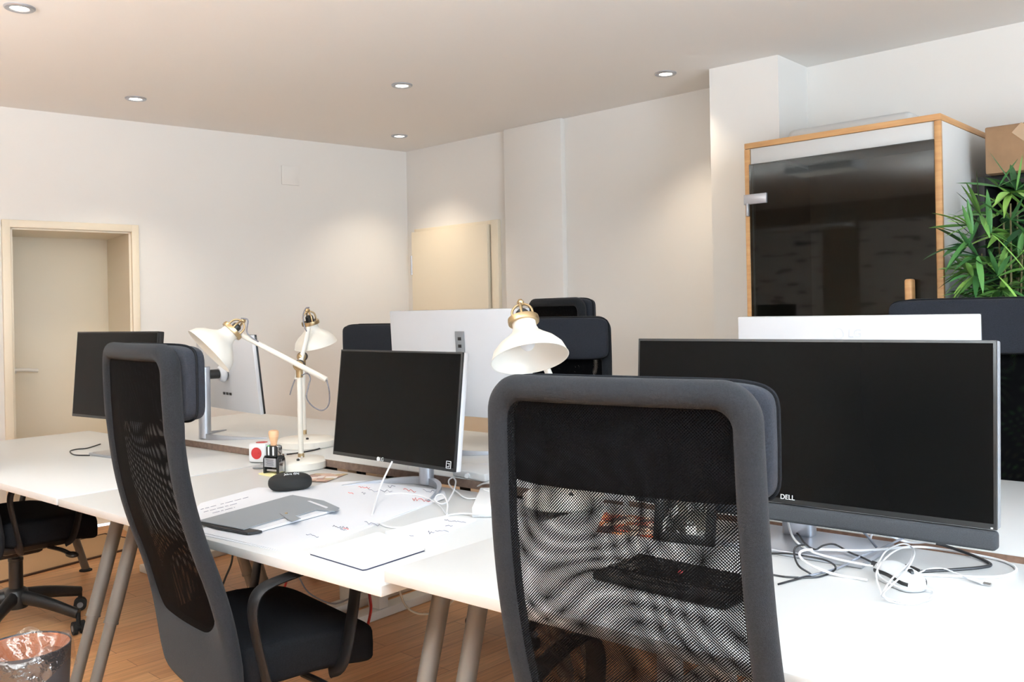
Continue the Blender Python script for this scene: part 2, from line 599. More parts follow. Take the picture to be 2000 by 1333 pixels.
def wall(name, o, x, inward, length, z1, holes, thick, mtl):
    """wall along x from o, holes = (s0, s1, z0, z1); thickness goes away from the room"""
    b = MB()
    mt = frame(o, x, -inward)
    cuts = sorted(holes)
    s = 0.0
    def blk(a, c, za, zb):
        if c - a > 1e-4 and zb - za > 1e-4:
            b.box(((a + c) / 2, thick / 2, (za + zb) / 2), (c - a, thick, zb - za))
    for (a, c, za, zb) in cuts:
        blk(s, a, 0, z1); blk(a, c, 0, za); blk(a, c, zb, z1); s = c
    blk(s, length, 0, z1)
    w = b.build(name, mtl, smooth=False, mtx=mt)
    return structure(w)

D1A, D1B, D1T = 0.037, 0.693, 1.868              # opening of the recessed door, measured from pixel column 0 towards the corner
# along LW (from the corner) the left wall's s runs the other way; pixel column 0 lies at 2.683 m from the corner
S0 = 2.683
wall('wall_left', C1, LW, LN, 7.48, CEIL, [(S0 - D1B, S0 - D1A, 0, D1T)], 0.56, M['wall'])
wall('wall_far', sn(0, 0), E_, N_, 6.8, CEIL, [], 0.3, M['wall'])
wall('wall_right', CORNER_R, N_, -E_, BACK_N, CEIL, [(0.3, 1.9, 0.85, 2.35), (2.2, 3.8, 0.85, 2.35), (4.4, 6.0, 0.85, 2.35)], 0.4, M['wall'])
wall('wall_back', CORNER_BR, (CORNER_BL - CORNER_BR).normalized(), -N_, (CORNER_BL - CORNER_BR).length, CEIL, [], 0.3, M['back_wall'])

poly = [(p.x, p.y) for p in (C1 + Vector((-.3, .5, 0)), CORNER_R + E_ * .6 - N_ * .4, CORNER_BR + E_ * .6 + N_ * .4, CORNER_BL + LW * .6 + N_ * .2)]
structure(MB().prism(poly, -0.1, 0.0).build('floor', M['floor'], smooth=False))
structure(MB().prism(poly, CEIL, CEIL + 0.1).build('ceiling', M['ceiling'], smooth=False))

# chimney breast beside the booth and the shallow pipe casing
b = MB().prism([(1.031, 4.567), (1.311, 4.331), (1.60, 4.645), (1.32, 4.881)], 0, CEIL)
structure(b.build('trim_1', M['wall'], smooth=False))
b = MB().box((1.30, -0.018, CEIL / 2), (0.50, 0.044, CEIL), bevel=0.006)
structure(b.build('trim_2', M['wall'], smooth=True, mtx=frame(sn(0, 0), E_, -N_)))

def skirting(name, o, x, inward, a, c):
    b = MB().box(((a + c) / 2, -0.007, 0.03), (c - a, 0.014, 0.06), bevel=0.003)
    structure(b.build(name, M['white_edge'], mtx=frame(o, x, -inward)))
skirting('baseboard_left', C1, LW, LN, 0.02, S0 - 0.74)
skirting('baseboard_far', sn(0, 0), E_, N_, 1.58, 2.6)

# windows in the right wall (out of the picture, they light the room)
for i, a in enumerate((0.3, 2.2, 4.4)):
    mt = frame(CORNER_R, N_, E_)
    w = thing('window_%d' % (i + 1), 'tall white framed window in the right wall', 'window')
    del w['category']; del w['label']
    structure(w)
    f = MB()
    for (x, z, sx, sz) in ((a + .03, 1.6, .06, 1.5), (a + 1.57, 1.6, .06, 1.5), (a + .8, 1.6, .07, 1.5), (a + .8, .88, 1.6, .06), (a + .8, 2.32, 1.6, .06)):
        f.box((x, 0.2, z), (sx, 0.06, sz))
    f.build('frame', M['white_metal'], w, smooth=False, mtx=mt)
    MB().box((a + .8, -0.04, 0.83), (1.7, 0.22, 0.035), bevel=0.005).build('sill', M['white_edge'], w, mtx=mt)

# door 1: deep recessed door in the left wall
mt = frame(C1 + LW * S0, -LW, -LN)               # x towards the corner, y into the wall
d = thing('door_1', 'x', 'x'); del d['category']; del d['label']; structure(d)
f = MB()
f.box(((D1A - .043) + .0215, -.01, D1T / 2 + .02), (.043, .024, D1T + .04), bevel=.004)
f.box((D1B + .0215, -.01, D1T / 2 + .02), (.043, .024, D1T + .04), bevel=.004)
f.box(((D1A + D1B) / 2, -.01, D1T + .02), (D1B - D1A + .086, .0236, .044), bevel=.004)
f.build('casing', M['cream'], d, mtx=mt)
f = MB()
f.box((D1A + .006, .25, D1T / 2), (.012, .5, D1T)); f.box((D1B - .006, .25, D1T / 2), (.012, .5, D1T))
f.box(((D1A + D1B) / 2, .25, D1T - .006), (D1B - D1A, .5, .012))
f.build('jamb_lining', M['cream'], d, smooth=False, mtx=mt)
MB().box(((D1A + D1B) / 2, .515, D1T / 2), (D1B - D1A, .035, D1T), bevel=.003).build('door_leaf', M['cream'], d, mtx=mt)
h = MB()
hx, hz = D1A + .085, 1.03
h.lathe([(.02, 0), (.02, .008), (.008, .01), (.008, .045)], 20, frame(Vector((hx, .497, hz)), Vector((1, 0, 0)), UP) @ Matrix.Rotation(PI / 2, 4, 'X'))
h.tube(catmull([(hx, .455, hz), (hx + .03, .45, hz + .002), (hx + .07, .452, hz), (hx + .13, .456, hz - .008)], 6), .011, 10)
h.build('door_handle', M['white_metal'], d, mtx=mt, label='pale curved lever handle')

# door 2: flush door in the far wall
mt = frame(sn(0, 0), E_, -N_)
d = thing('door_2', 'x', 'x'); del d['category']; del d['label']; structure(d)
f = MB()
f.box((.937, -.014, .98), (.07, .03, 1.96), bevel=.004); f.box((.53, -.006, 1.94), (.88, .012, .04), bevel=.004)
f.box((.10, -.006, .98), (.02, .012, 1.96), bevel=.003)
f.build('casing', M['cream'], d, mtx=mt)
MB().box((.495, -.03, .968), (.79, .04, 1.93), bevel=.004).build('door_leaf', M['cream'], d, mtx=mt)
h = MB()
h.cyl((.098, -.05, 1.62), (.098, -.05, 1.76), .008); h.cyl((.098, -.05, .25), (.098, -.05, .39), .008)
h.build('hinges', M['alu'], d, mtx=mt)
h = MB().box((.85, -.053, 1.02), (.035, .006, .2), bevel=.002)
h.tube(catmull([(.85, -.055, 1.05), (.85, -.1, 1.05), (.80, -.105, 1.05), (.73, -.10, 1.045)], 6), .008, 10)
h.build('door_handle', M['alu'], d, mtx=mt)

# blind cover plate on the left wall
q = MB().box((0, -.004, 0), (.13, .012, .13), bevel=.004).build('wall_cover_plate', M['wall'])
q.matrix_world = frame(C1 + LW * (S0 - 1.747) + Vector((0, 0, 2.297)), -LW, -LN)
tag(q, 'square blank cover plate painted white on left wall below the ceiling', 'cover plate')

# whiteboards on the wall behind the viewer, seen only mirrored in the booth door
for (s0, s1, z0, z1, lab) in ((-0.9, 0.55, .8, 2.25, 'whiteboard with writing nearest the left wall, mirrored in the booth door'), (1.0, 2.6, .8, 2.3, 'whiteboard with writing nearest the windows, mirrored in the booth door')):
    mt = frame(sn((s0 + s1) / 2, BACK_N), -E_, N_)
    wdt = s1 - s0
    t = thing('whiteboard', lab, 'whiteboard', sn((s0 + s1) / 2, BACK_N - .02))
    t.rotation_euler = (0, 0, FAR + PI)
    MB().box((0, 0, (z0 + z1) / 2), (wdt, .02, z1 - z0), bevel=.004).build('board', M['board'], t)

# ------------------------------------------------------------------ ceiling lights
SPOTS = [(38, 14, 'on the ceiling over the recessed door, nearest the viewer', -1), (265, 192, 'near the left wall, above the recessed door side', 0), (785, 166, 'middle of the row of three across the ceiling', 1), (1300, 143, 'closest to the chimney breast', 2), (780, 265, 'in the far corner where both walls meet', 3)]
spot0 = None
for (px, py, where, k) in SPOTS:
    p = at_z(px, py, CEIL)
    lab = 'small round recessed ceiling spotlight ' + where
    if spot0 is None:
        t = thing('ceiling_spotlight', lab, 'spotlight', p, 0, 'recessed spotlights in the ceiling')
        MB().lathe([(.033, -.004), (.036, -.008), (.052, -.008), (.056, -.004), (.056, 0), (.033, 0), (.033, -.004)], 40, cap=False).build('trim_ring', M['alu'], t)
        MB().lathe([(.0, -.008), (.02, -.0075), (.032, -.004), (.032, -.001), (0, -.001)], 32, cap=False).build('lens', M['spot'], t)
        spot0 = t
    else:
        t = copy_tree(spot0); t.location = p; t['label'] = lab
    L = bpy.data.lights.new('spot_beam', 'SPOT')
    L.energy = SPOT_W; L.color = (1.0, 0.86, 0.68); L.spot_size = math.radians(104); L.spot_blend = 0.75; L.shadow_soft_size = 0.035
    lo = bpy.data.objects.new('spot_beam', L); COL.objects.link(lo)
    lo.location = p + Vector((0, 0, -0.015))

# surface mounted lamp on the ceiling left of the viewer (mirrored in the booth door)
p = Vector((-2.55, 2.15, CEIL))
t = thing('ceiling_panel_lamp', 'long flat white lamp panel on the ceiling, mirrored in the booth door', 'ceiling lamp', p, FAR)
MB().box((0, 0, -.03), (.6, .3, .06), bevel=.008).build('housing', M['white_plastic'], t)
MB().box((0, 0, -.063), (.54, .24, .008), bevel=.002).build('diffuser', M['fluor'], t)

# added unseen fill lamps shaped as pendants, shining up to brighten the ceiling
for (x_, y_, pw, lab, tint) in ((.1, -.5, UP_W[0], 'added unseen fill lamp shaped as a slim white pendant, right behind the viewer', (.80, .92, 1.0)), (-2.75, 2.6, UP_W[1], 'added unseen fill lamp shaped as a slim white pendant, left of the desk rows', (.88, .96, 1.0)), (-1.9, .6, UP_W[2], 'added unseen fill lamp shaped as a slim white pendant, left behind the viewer', (.88, .95, 1.0))):
    p = Vector((x_, y_, 2.0))
    t = thing('added_fill_pendant', lab, 'added fill lamp', p, FAR)
    MB().box((0, 0, 0), (1.5, .22, .03), bevel=.006).build('housing', M['white_plastic'], t)
    for sx in (-.6, .6): MB().cyl((sx, 0, .012), (sx, 0, CEIL - p.z), .0015, n=6).build('wire', M['alu'], t)
    L = bpy.data.lights.new('added_uplight', 'AREA')
    L.shape = 'RECTANGLE'; L.size = 1.4; L.size_y = .18; L.energy = pw; L.color = tint
    lo = bpy.data.objects.new('added_uplight', L); COL.objects.link(lo)
    lo.location = p + UP * .03; lo.rotation_euler = (PI, 0, FAR)

# daylight from the windows
for k, a in enumerate((0.3, 2.2, 4.4)):
    L = bpy.data.lights.new('window_daylight', 'AREA')
    L.shape = 'RECTANGLE'; L.size = 1.5; L.size_y = 1.4
    L.energy = WIN_W[k]; L.color = (0.72, 0.86, 1.0)
    lo = bpy.data.objects.new('window_daylight', L); COL.objects.link(lo)
    pos = CORNER_R + N_ * (a + .8) + E_ * 0.16 + Vector((0, 0, 1.5))
    z = E_                                      # light shines along -Z of the lamp = into the room
    x = N_; y = z.cross(x)
    lo.matrix_world = Matrix(((x.x, y.x, z.x, pos.x), (x.y, y.y, z.y, pos.y), (x.z, y.z, z.z, pos.z), (0, 0, 0, 1)))
wd = bpy.data.worlds.new('sky'); SC.world = wd; wd.use_nodes = True
wd.node_tree.nodes['Background'].inputs[0].default_value = (0.78, 0.88, 1.0, 1)
wd.node_tree.nodes['Background'].inputs[1].default_value = 1.5

# camera
cam = bpy.data.cameras.new('camera')
cam.sensor_fit = 'HORIZONTAL'; cam.sensor_width = 36
cam.lens = 36 * F_PX / 2000
cam.shift_x = SR * (666.5 - Y_H) / 2000
cam.shift_y = -(666.5 - Y_H) / 2000
cam.clip_start = 0.05
co = bpy.data.objects.new('camera', cam); COL.objects.link(co)
co.location = (0, 0, EYE)
co.rotation_mode = 'XYZ'
co.matrix_world = Matrix.Translation((0, 0, EYE)) @ Matrix.Rotation(PI / 2, 4, 'X') @ Matrix.Rotation(-ROLL, 4, 'Z')
SC.camera = co
SC.view_settings.view_transform = 'Standard'
SC.view_settings.look = 'None'
SC.view_settings.gamma = 1
SC.view_settings.use_curve_mapping = False
SC.view_settings.exposure = EXPOSURE
# ------------------------------------------------------------------ desks
ROT = ROW                                        # local x = U, local y = V
def desk(label, u0, u1, v0, v1, z, legs='a', brown=False, skip=()):
    c = uv((u0 + u1) / 2, (v0 + v1) / 2)
    t = thing('desk', label, 'desk', c, ROT, 'white office desks in two rows')
    w, d = u1 - u0, v1 - v0
    MB().box((0, 0, z - .0125), (w, d, .025), bevel=.0025).build('tabletop', M['desk'], t)
    if brown:
        MB().box((0, -d / 2 - .0012, z - .017), (w - .004, .002, .028)).build('edge_band', M['brown_edge'], t, smooth=False, label='raw brown back edge')
    if legs == 'a':
        for sx in (-1, 1):
            x = sx * (w / 2 - .06)
            for sy in (-1, 1):
                top = Vector((x, sy * (d / 2 - .27), z - .026))
                foot = Vector((x, sy * (d / 2 - .06), .012))
                mid = top.lerp(foot, .60)
                lg = MB()
                lg.cyl(top, mid, .0235, n=24); lg.cyl(mid, mid.lerp(foot, .02), .025, n=24)
                lg.build('leg', M['steel'], t)
                lo = MB().cyl(mid, foot, .0195, n=24).build('lower_tube', M['steel'], COL and t.children[-1])
                MB().lathe([(0, 0), (.032, 0), (.032, .006), (.02, .012), (0, .012)], 24, Matrix.Translation((foot.x, foot.y, 0))).build('foot_pad', M['rubber'], t.children[-1])
        fr = MB()
        for sy in (-1, 1):
            fr.box((0, sy * (d / 2 - .27), z - .042), (w - .14, .05, .03), bevel=.004)
        for sx in (-1, 1):
            fr.box((sx * (w / 2 - .06), 0, z - .034), (.05, d - .5, .018), bevel=.003)
        fr.build('underframe', M['steel'], t)
    else:
        for sx in (-1, 1):
            x = sx * (w / 2 - .09)
            lg = MB()
            lg.box((x, -d / 2 + .40, (z - .03) / 2 + .02), (.075, .055, z - .07), bevel=.006)
            lg.build('leg', M['white_metal'], t)
            MB().box((x, -d / 2 + .47, .02), (.08, .72, .04), bevel=.006).build('foot', M['white_metal'], t.children[-1])
        fr = MB().box((0, -d / 2 + .40, z - .05), (w - .2, .05, .05), bevel=.004)
        for sx in (-1, 1):
            fr.box((sx * (w / 2 - .09), 0, z - .036), (.06, d - .16, .022), bevel=.003)
        fr.build('underframe', M['white_metal'], t)
    return t

ZF, ZA, ZB = 0.73, 0.733, 0.765
desk('white desk with black monitor at the far left of the front row', -4.87, -3.121, 1.318, 2.235, ZA)
desk('white desk strewn with papers and a grey folder, in front of the arched-foot monitor', -3.117, -1.5, 1.322, 2.215, ZF)
desk('slightly higher white desk at the right front, under the wide black monitor', -1.493, .13, 1.325, 2.185, ZB)
desk('white rear desk with cylindrical silver monitor post, behind the two desk lamps', -4.60, -3.105, 2.225, 3.07, ZB, 'c', True)
desk('white rear desk behind the arched-foot monitor, with a white adapter box on its edge', -3.10, -1.455, 2.235, 3.15, ZB, 'c', True)
desk('white rear desk at the right, behind the wide black monitor', -1.45, .20, 2.255, 3.19, ZB, 'c', True)

# ------------------------------------------------------------------ high-backed mesh chairs
Z0B, Z1B = 0.34, 1.25                            # lower and upper end of the backrest
def back_y(z):
    pts = [(.40, -.165), (.50, -.175), (.62, -.20), (.80, -.262), (.95, -.292), (1.10, -.302), (1.30, -.305)]
    for (a, b), (c, d) in zip(pts, pts[1:]):
        if z <= c or c == 1.30:
            t = (z - a) / (c - a); t = max(0, min(1, t)); return b + (d - b) * t
def back_ys(z):                                  # smoothed
    return sum(back_y(z + k * .03) for k in (-2, -1, 0, 1, 2)) / 5
def half_w(z):
    t = (z - Z0B) / (Z1B - Z0B)
    return .255 - .018 * max(0, t) ** 1.2
def on_back(x, z, off=0.0):
    y = back_ys(z)
    dz = (back_ys(z + .01) - back_ys(z - .01)) / .02
    k = .35
    n = Vector((-2 * k * x, 1, -dz)).normalized()
    return Vector((x, y + k * x * x, z)) + n * off

def rrect(x, z0, z1, rb, rt, n=12):
    """rounded outline as (fraction of half width, z), from bottom right, counter-clockwise"""
    out = []
    for (cx, cz, r, a0) in ((x - rb, z0 + rb, rb, -90), (x - rt, z1 - rt, rt, 0), (-x + rt, z1 - rt, rt, 90), (-x + rb, z0 + rb, rb, 180)):
        for k in range(n + 1):
            a = math.radians(a0 + 90 * k / n)
            out.append((cx + r * math.cos(a), cz + r * math.sin(a)))
    # same number of steps along every straight run
    res = []
    m = len(out)
    for i in range(m):
        p, q = out[i], out[(i + 1) % m]
        steps = {n: 22, 2 * n + 1: 12, 3 * n + 2: 22, 4 * n + 3: 12}.get(i, 1)
        for k in range(steps):
            res.append((p[0] + (q[0] - p[0]) * k / steps, p[1] + (q[1] - p[1]) * k / steps))
    return res

def chair(label, group, loc, rz, mesh_a, mesh_b, lift=0.0):
    t = thing('office_chair', label, 'office chair', loc, rz, group)
    dz = Matrix.Translation((0, 0, lift))
    # padded frame with the solid lower part of the back
    inner = rrect(.198, .53, 1.205, .085, .03)
    outer = rrect(.243, .335, 1.25, .07, .062)
    n = len(inner)
    def shrink(z): return half_w(z) / .243
    def ring(sel_top):
        fb = MB()
        def fn(a, c):
            i = int(round(a * n)) % n
            ph = 2 * PI * c
            k = .5 + .5 * math.cos(ph)
            x = inner[i][0] + (outer[i][0] - inner[i][0]) * k
            z = inner[i][1] + (outer[i][1] - inner[i][1]) * k
            th = .021 + (.003 if z > 1.03 else 0)
            s_ = math.sin(ph)
            s_ = math.copysign(abs(s_) ** .9, s_)
            return on_back(x * shrink(z), z, th * s_)
        fb.grid(fn, n, 20, closed_u=True, closed_v=True)
        return fb
    fr = ring(False)
    bmesh.ops.recalc_face_normals(fr.bm, faces=fr.bm.faces[:])
    fr.build('back_frame', M['fabric'], t, angle=60, mtx=dz)
    # two layers of mesh in the opening
    for k, (nm, m_, off) in enumerate((('back_mesh', mesh_a, -.009), ('front_mesh', mesh_b, .010))):
        g = MB()
        def fn(a, c, off=off):
            z = .52 + c * (1.215 - .52)
            x = (a - .5) * 2 * .203 * shrink(z)
            return on_back(x, z, off)
        def uvf(a, c):
            return ((a - .5) * .40, c * .70)
        g.grid(fn, 16, 28, uvf=uvf)
        g.build(nm, m_, t, angle=80, mtx=dz)
    # headrest cushion on the front
    def warp(p):
        p = p.copy(); p.y += .30 * p.x * p.x; return p
    hr = MB().superbox((0, back_ys(1.14) + .050, 1.152), (.243, .030, .092), e=.27, nu=40, nv=20, warp=warp)
    hr.build('headrest', M['sleeve'], t, angle=60, mtx=dz)
    pp = MB()
    loop = []
    for k in range(60):
        a = 2 * PI * k / 60
        c_, s_ = math.cos(a), math.sin(a)
        x = .245 * math.copysign(abs(c_) ** .27, c_); z = 1.152 + .094 * math.copysign(abs(s_) ** .27, s_)
        loop.append((x, back_ys(1.14) + .050 + .3 * x * x, z))
    pp.tube(loop, .003, 6, closed=True).build('piping', M['seat'], t.children[-1], mtx=dz)
    # seat
    def swarp(p):
        p = p.copy()
        f = max(0, p.y - .0)
        p.z -= .9 * f * f
        p.z += .10 * max(0, abs(p.x) - .12) ** 1.2 * (1 if p.z > 0 else 0)
        return p
    MB().superbox((0, .065, .435), (.262, .205, .058), e=.36, nu=48, nv=20, warp=swarp).build('seat', M['seat'], t, angle=60, mtx=dz)
    MB().box((0, .04, .365), (.30, .30, .05), bevel=.02).box((0, -.02, .335), (.16, .22, .05), bevel=.02).build('tilt_mechanism', M['black'], t, mtx=dz)
    lv = MB().tube(catmull([(.14, .08, .345), (.24, .09, .345), (.31, .10, .335)], 6), .009, 8)
    lv.superbox((.315, .10, .335), (.035, .02, .01), e=.7, nu=16, nv=8)
    lv.build('lever', M['black'], t.children[-1], mtx=dz)
    # back support between mechanism and back
    MB().tube(catmull([(0, -.06, .345), (0, -.10, .35), (0, -.135, .37), (0, -.15, .42)], 6), .032, 12, flat=.45, up=(1, 0, 0)).build('back_bracket', M['black'], t, mtx=dz)
    # armrest loops
    for sx in (-1, 1):
        x = sx * .285
        pth = catmull([(sx * .23, -.08, .375), (x - sx * .005, -.088, .40), (x, -.115, .52), (x, -.125, .60), (x, -.10, .645), (x, -.02, .662), (x, .06, .668), (x, .125, .655), (x, .16, .61), (x, .15, .52), (x - sx * .005, .125, .41), (sx * .23, .115, .375)], 6)
        MB().tube(pth, .025, 12, flat=.32, up=(1, 0, 0)).build('armrest', M['arm'], t, angle=50, mtx=dz)
    # column and star base
    MB().lathe([(.028, .17), (.028, .30), (.030, .302), (.030, .312), (.017, .313), (.017, .335 + lift)], 24).build('gas_column', M['black'], t)
    bs = MB()
    bs.lathe([(0, .10), (.045, .10), (.05, .13), (.045, .175), (.03, .185), (0, .185)], 24)
    legs = []
    for k in range(5):
        a = 2 * PI * k / 5 + .5
        c_, s_ = math.cos(a), math.sin(a)
        bs.tube(catmull([(c_ * .03, s_ * .03, .145), (c_ * .15, s_ * .15, .125), (c_ * .30, s_ * .30, .085)], 5), [.032 - .010 * i / 10 for i in range(11)], 10, flat=.75, up=(0, 0, 1))
        legs.append((a, c_, s_))
    bs.build('star_base', M['black'], t, angle=50)
    for (a, c_, s_) in legs:
        cs = MB()
        cen = Vector((c_ * .30, s_ * .30, .0275))
        tan = Vector((-s_, c_, 0))
        ax = (Vector((c_, s_, 0)) * .6 + tan * .8).normalized()
        for q in (-1, 1):
            cs.cyl(cen + ax * (q * .008), cen + ax * (q * .024), .0275, n=20)
        cs.cyl(cen - ax * .012, cen + ax * .012, .016, n=12)
        cs.cyl(cen + Vector((0, 0, .01)), cen + Vector((0, 0, .062)), .009, n=10)
        cs.build('caster', M['rubber'], t)
        MB().cyl(cen - ax * .0252, cen + ax * .0252, .013, n=16).build('caster_cap', M['grey_plastic'], t.children[-1])
    return t

MESH_OPEN_A = mesh_fabric('chair_mesh_rear_layer', 0.0, 0.016, turn=0.03)
MESH_OPEN_B = mesh_fabric('chair_mesh_front_layer', 0.0, -0.018, turn=-0.03, shift=1.0)
MESH_DENSE_A = mesh_fabric('dense_chair_mesh_rear_layer', 1.15, 0.02, turn=0.05)
MESH_DENSE_B = mesh_fabric('dense_chair_mesh_front_layer', 1.15, -0.02, turn=-0.05, shift=1.0)
FACE = ROW                                       # local +y then points along V
GRP = 'high-backed mesh office chairs'
chair('black mesh office chair in the foreground, back to the viewer, at the higher desk', GRP, uv(*CH_R[:2]), FACE + CH_R[2], MESH_OPEN_A, MESH_OPEN_B, CH_R[3])
ch_l = chair('black mesh office chair at the paper-strewn desk, its padded headrest against the black monitor', GRP, uv(*CH_L[:2]), FACE + CH_L[2], MESH_DENSE_A, MESH_DENSE_B, CH_L[3])

def chair_copy(label, u, v, turn, lift):
    c = copy_tree(ch_l)
    c.location = uv(u, v); c.rotation_euler = (0, 0, FACE + turn); c['label'] = label
    for ch in c.children:
        nm = ch.name.split('.')[0]
        if nm in ('star_base', 'caster'): continue
        ch.location.z = (min(lift, .04) if nm == 'armrest' else lift) - CH_L[3]
    return c
chair_copy('black office chair pushed under the far left desk, only seat and armrest in view', *CH_A)
chair_copy('black office chair whose headrest shows left of the big white monitor, behind the rear desk', *CH_P)
chair_copy('charcoal office chair facing the viewer behind the right-hand desk lamp', *CH_Q)
chair_copy('black office chair turned away, farthest back, before the wall with the flush door', *CH_T)
chair_copy('blue-grey lit office chair facing the viewer under the bamboo plant', *CH_S)

# ------------------------------------------------------------------ monitors
def monitor(label, group, cx, cy, zc, w, h, yaw, tilt, front='screen', back='monitor_white', thick=.022, border=.006, chin=.012, roll=0.0):
    """panel centre at (cx, cy, zc); local y = direction the viewer of the screen looks"""
    t = thing('monitor', label, 'monitor', (cx, cy, 0), yaw, group)
    P = Matrix.Translation((0, 0, zc)) @ Matrix.Rotation(roll, 4, 'Y') @ Matrix.Rotation(-tilt, 4, 'X')
    MB().box((0, thick / 2 + .004, 0), (w, thick, h), bevel=.004).build('back_shell', M[back], t, mtx=P)
    MB().box((0, .0, 0), (w, .009, h), bevel=.0015).build('bezel', M['bezel'], t, mtx=P)
    MB().box((0, -.0048, (chin - border) / 2), (w - 2 * border, .001, h - border - chin)).build('screen', M[front], t, smooth=False, mtx=P)
    return t, P

def arc_stand(t, P, z, dist, pole_r, h_mount, w=.42, d=.2, mount_z=0.0):
    """cylindrical post with an arched flat foot; post stands dist behind the panel"""
    inv = MB().lathe([(pole_r, z + .004), (pole_r, h_mount), (pole_r - .004, h_mount + .004), (0, h_mount + .004)], 32, Matrix.Translation((0, dist, 0)))
    inv.build('post', M['alu'], t)
    out = []
    a = []
    for k in range(41):
        s_ = -1 + 2 * k / 40
        x = s_ * w / 2
        y = dist - d * (abs(s_) ** 2.2)
        a.append((x, y))
    # band of varying width, thick at the post and pointed at the tips
    b = MB()
    def fn(p, q):
        i = min(40, int(round(p * 40)))
        x, y = a[i]
        s_ = -1 + 2 * i / 40
        ht = .004 + .022 * (1 - abs(s_) ** 1.6)
        wd = .010 + .012 * (1 - abs(s_))
        ph = [(-1, 0), (1, 0), (1, 1), (-1, 1)][int(round(q * 4)) % 4]
        n = Vector((2.2 * d * math.copysign(abs(s_) ** 1.2, s_) / (w / 2), 1)).normalized()
        return Vector((x + n.x * wd * ph[0] * .5, y + n.y * wd * ph[0] * .5, z + ht * ph[1]))
    b.grid(fn, 40, 4, closed_v=True)
    bmesh.ops.holes_fill(b.bm, edges=b.bm.edges[:], sides=4)
    bmesh.ops.recalc_face_normals(b.bm, faces=b.bm.faces[:])
    b.build('arched_foot', M['alu'], t)
    MB().cyl((0, dist - pole_r + .005, h_mount - .035), (0, .02, h_mount - .035 + mount_z), .022, n=20).lathe([(.026, 0), (.032, .012), (.032, .018)], 32, Matrix.Translation((0, .024, h_mount - .035 + mount_z)) @ Matrix.Rotation(-PI / 2, 4, 'X')).build('mount', M['black'], t)

# arched-foot monitor on the paper-strewn desk
t, P = monitor('black-screened monitor with silver arched foot on the paper-strewn desk', 'desk monitors', *MON_B[:3], .625, .378, ROW + MON_B[3], math.radians(7))
arc_stand(t, P, ZF + .001, .14, .026, 1.04, w=.44, d=.20)
lettering('maker_logo', 'LG', .018, M['white_plastic'], t, P @ Matrix.Translation((-.04, -.0062, -.182)) @ Matrix.Rotation(PI / 2, 4, 'X'))
MB().lathe([(0, 0), (.0075, 0), (.0075, .0006), (0, .0006)], 20, P @ Matrix.Translation((-.058, -.0056, -.182)) @ Matrix.Rotation(PI / 2, 4, 'X')).build('logo_disc', M['white_plastic'], t)
lb = MB()
for (x, z, sx, sz) in ((0, .011, .02, .0015), (0, -.011, .02, .0015), (-.01, 0, .0015, .023), (.01, 0, .0015, .023), (0, .004, .011, .0015), (.003, -.001, .0015, .011), (-.001, -.006, .01, .0015)):
    lb.box((.285 + x, -.0058, -.168 + z), (sx, .001, sz))
lb.build('corner_mark', M['white_plastic'], t, smooth=False, mtx=P)

# wide monitor with speaker bar, right front desk
t, P = monitor('very wide black monitor with grey cloth speaker bar on the higher right-hand desk', 'desk monitors', *MON_C[:3], .838, .378, ROW + MON_C[3], math.radians(4), thick=.03, back='grey_plastic')
MB().box((0, .004, -.378 / 2 - .022), (.838, .035, .038), bevel=.008, seg=3).build('speaker_bar', M['bar_fabric'], t, mtx=P, label='grey cloth speaker bar')
lettering('maker_logo', 'DELL', .0155, M['white_plastic'], t, P @ Matrix.Translation((-.012, -.0056, -.174)) @ Matrix.Rotation(PI / 2, 4, 'X') )
MB().box((.41, -.006, -.1855), (.004, .0015, .0025)).build('power_light', M['white_plastic'], t, smooth=False, mtx=P)
nk = MB().box((-.04, .115, ZB + .16), (.075, .045, .31), bevel=.012, seg=3)
nk.box((-.04, .07, ZB + .28), (.10, .08, .10), bevel=.01)
nk.build('stand_neck', M['alu'], t)
MB().box((.00, .06, ZB + .007), (.33, .22, .012), bevel=.003).build('stand_base', M['alu'], t)

# black monitor at far left
t, P = monitor('black monitor at far left, partly hidden by the headrest of the chair', 'desk monitors', *MON_A[:3], .625, .385, ROW + MON_A[3], math.radians(5), back='black')
MB().box((0, .10, ZA + .18), (.06, .03, .36), bevel=.008).box((0, .065, ZA + .33), (.1, .06, .1), bevel=.008).build('stand_neck', M['alu'], t)
MB().box((0, .05, ZA + .0065), (.26, .2, .012), bevel=.004).build('stand_base', M['alu'], t)

# rear monitors, seen from behind (their screens face the far wall)
t, P = monitor('white-backed monitor on thick silver post, seen edge-on behind the desk lamps', 'desk monitors', *MON_D[:3], .62, .362, ROW + MON_D[3] + PI, math.radians(6), thick=.018)
arc_stand(t, P, ZB + .001, .13, .028, 1.10, w=.44, d=.2)
MB().lathe([(.036, 0), (.042, .008), (.042, .014), (.03, .03)], 32, P @ Matrix.Translation((0, .03, 0)) @ Matrix.Rotation(-PI / 2, 4, 'X')).build('mount_ring', M['monitor_white'], t)
pm = MB()
for k in range(3): pm.box((-.03 + k * .035, .0265, -.10), (.02, .002, .012))
pm.build('ports', M['black'], t, smooth=False, mtx=P)
t, P = monitor('big white-backed monitor in the middle of the rear row, above the black arched-foot one', 'desk monitors', *MON_E[:3], .77, .437, ROW + MON_E[3] + PI, math.radians(3), thick=.02)
arc_stand(t, P, ZB + .001, .13, .028, 1.12, w=.5, d=.22)
pm = MB().box((-.03, .0265, .03), (.05, .003, .2), bevel=.001)
pm.build('port_recess', M['grey_plastic'], t, mtx=P)
pm = MB()
for k in range(6): pm.box((-.03, .0285, .10 - k * .03), (.018, .002, .013))
pm.build('ports', M['black'], t, smooth=False, mtx=P)
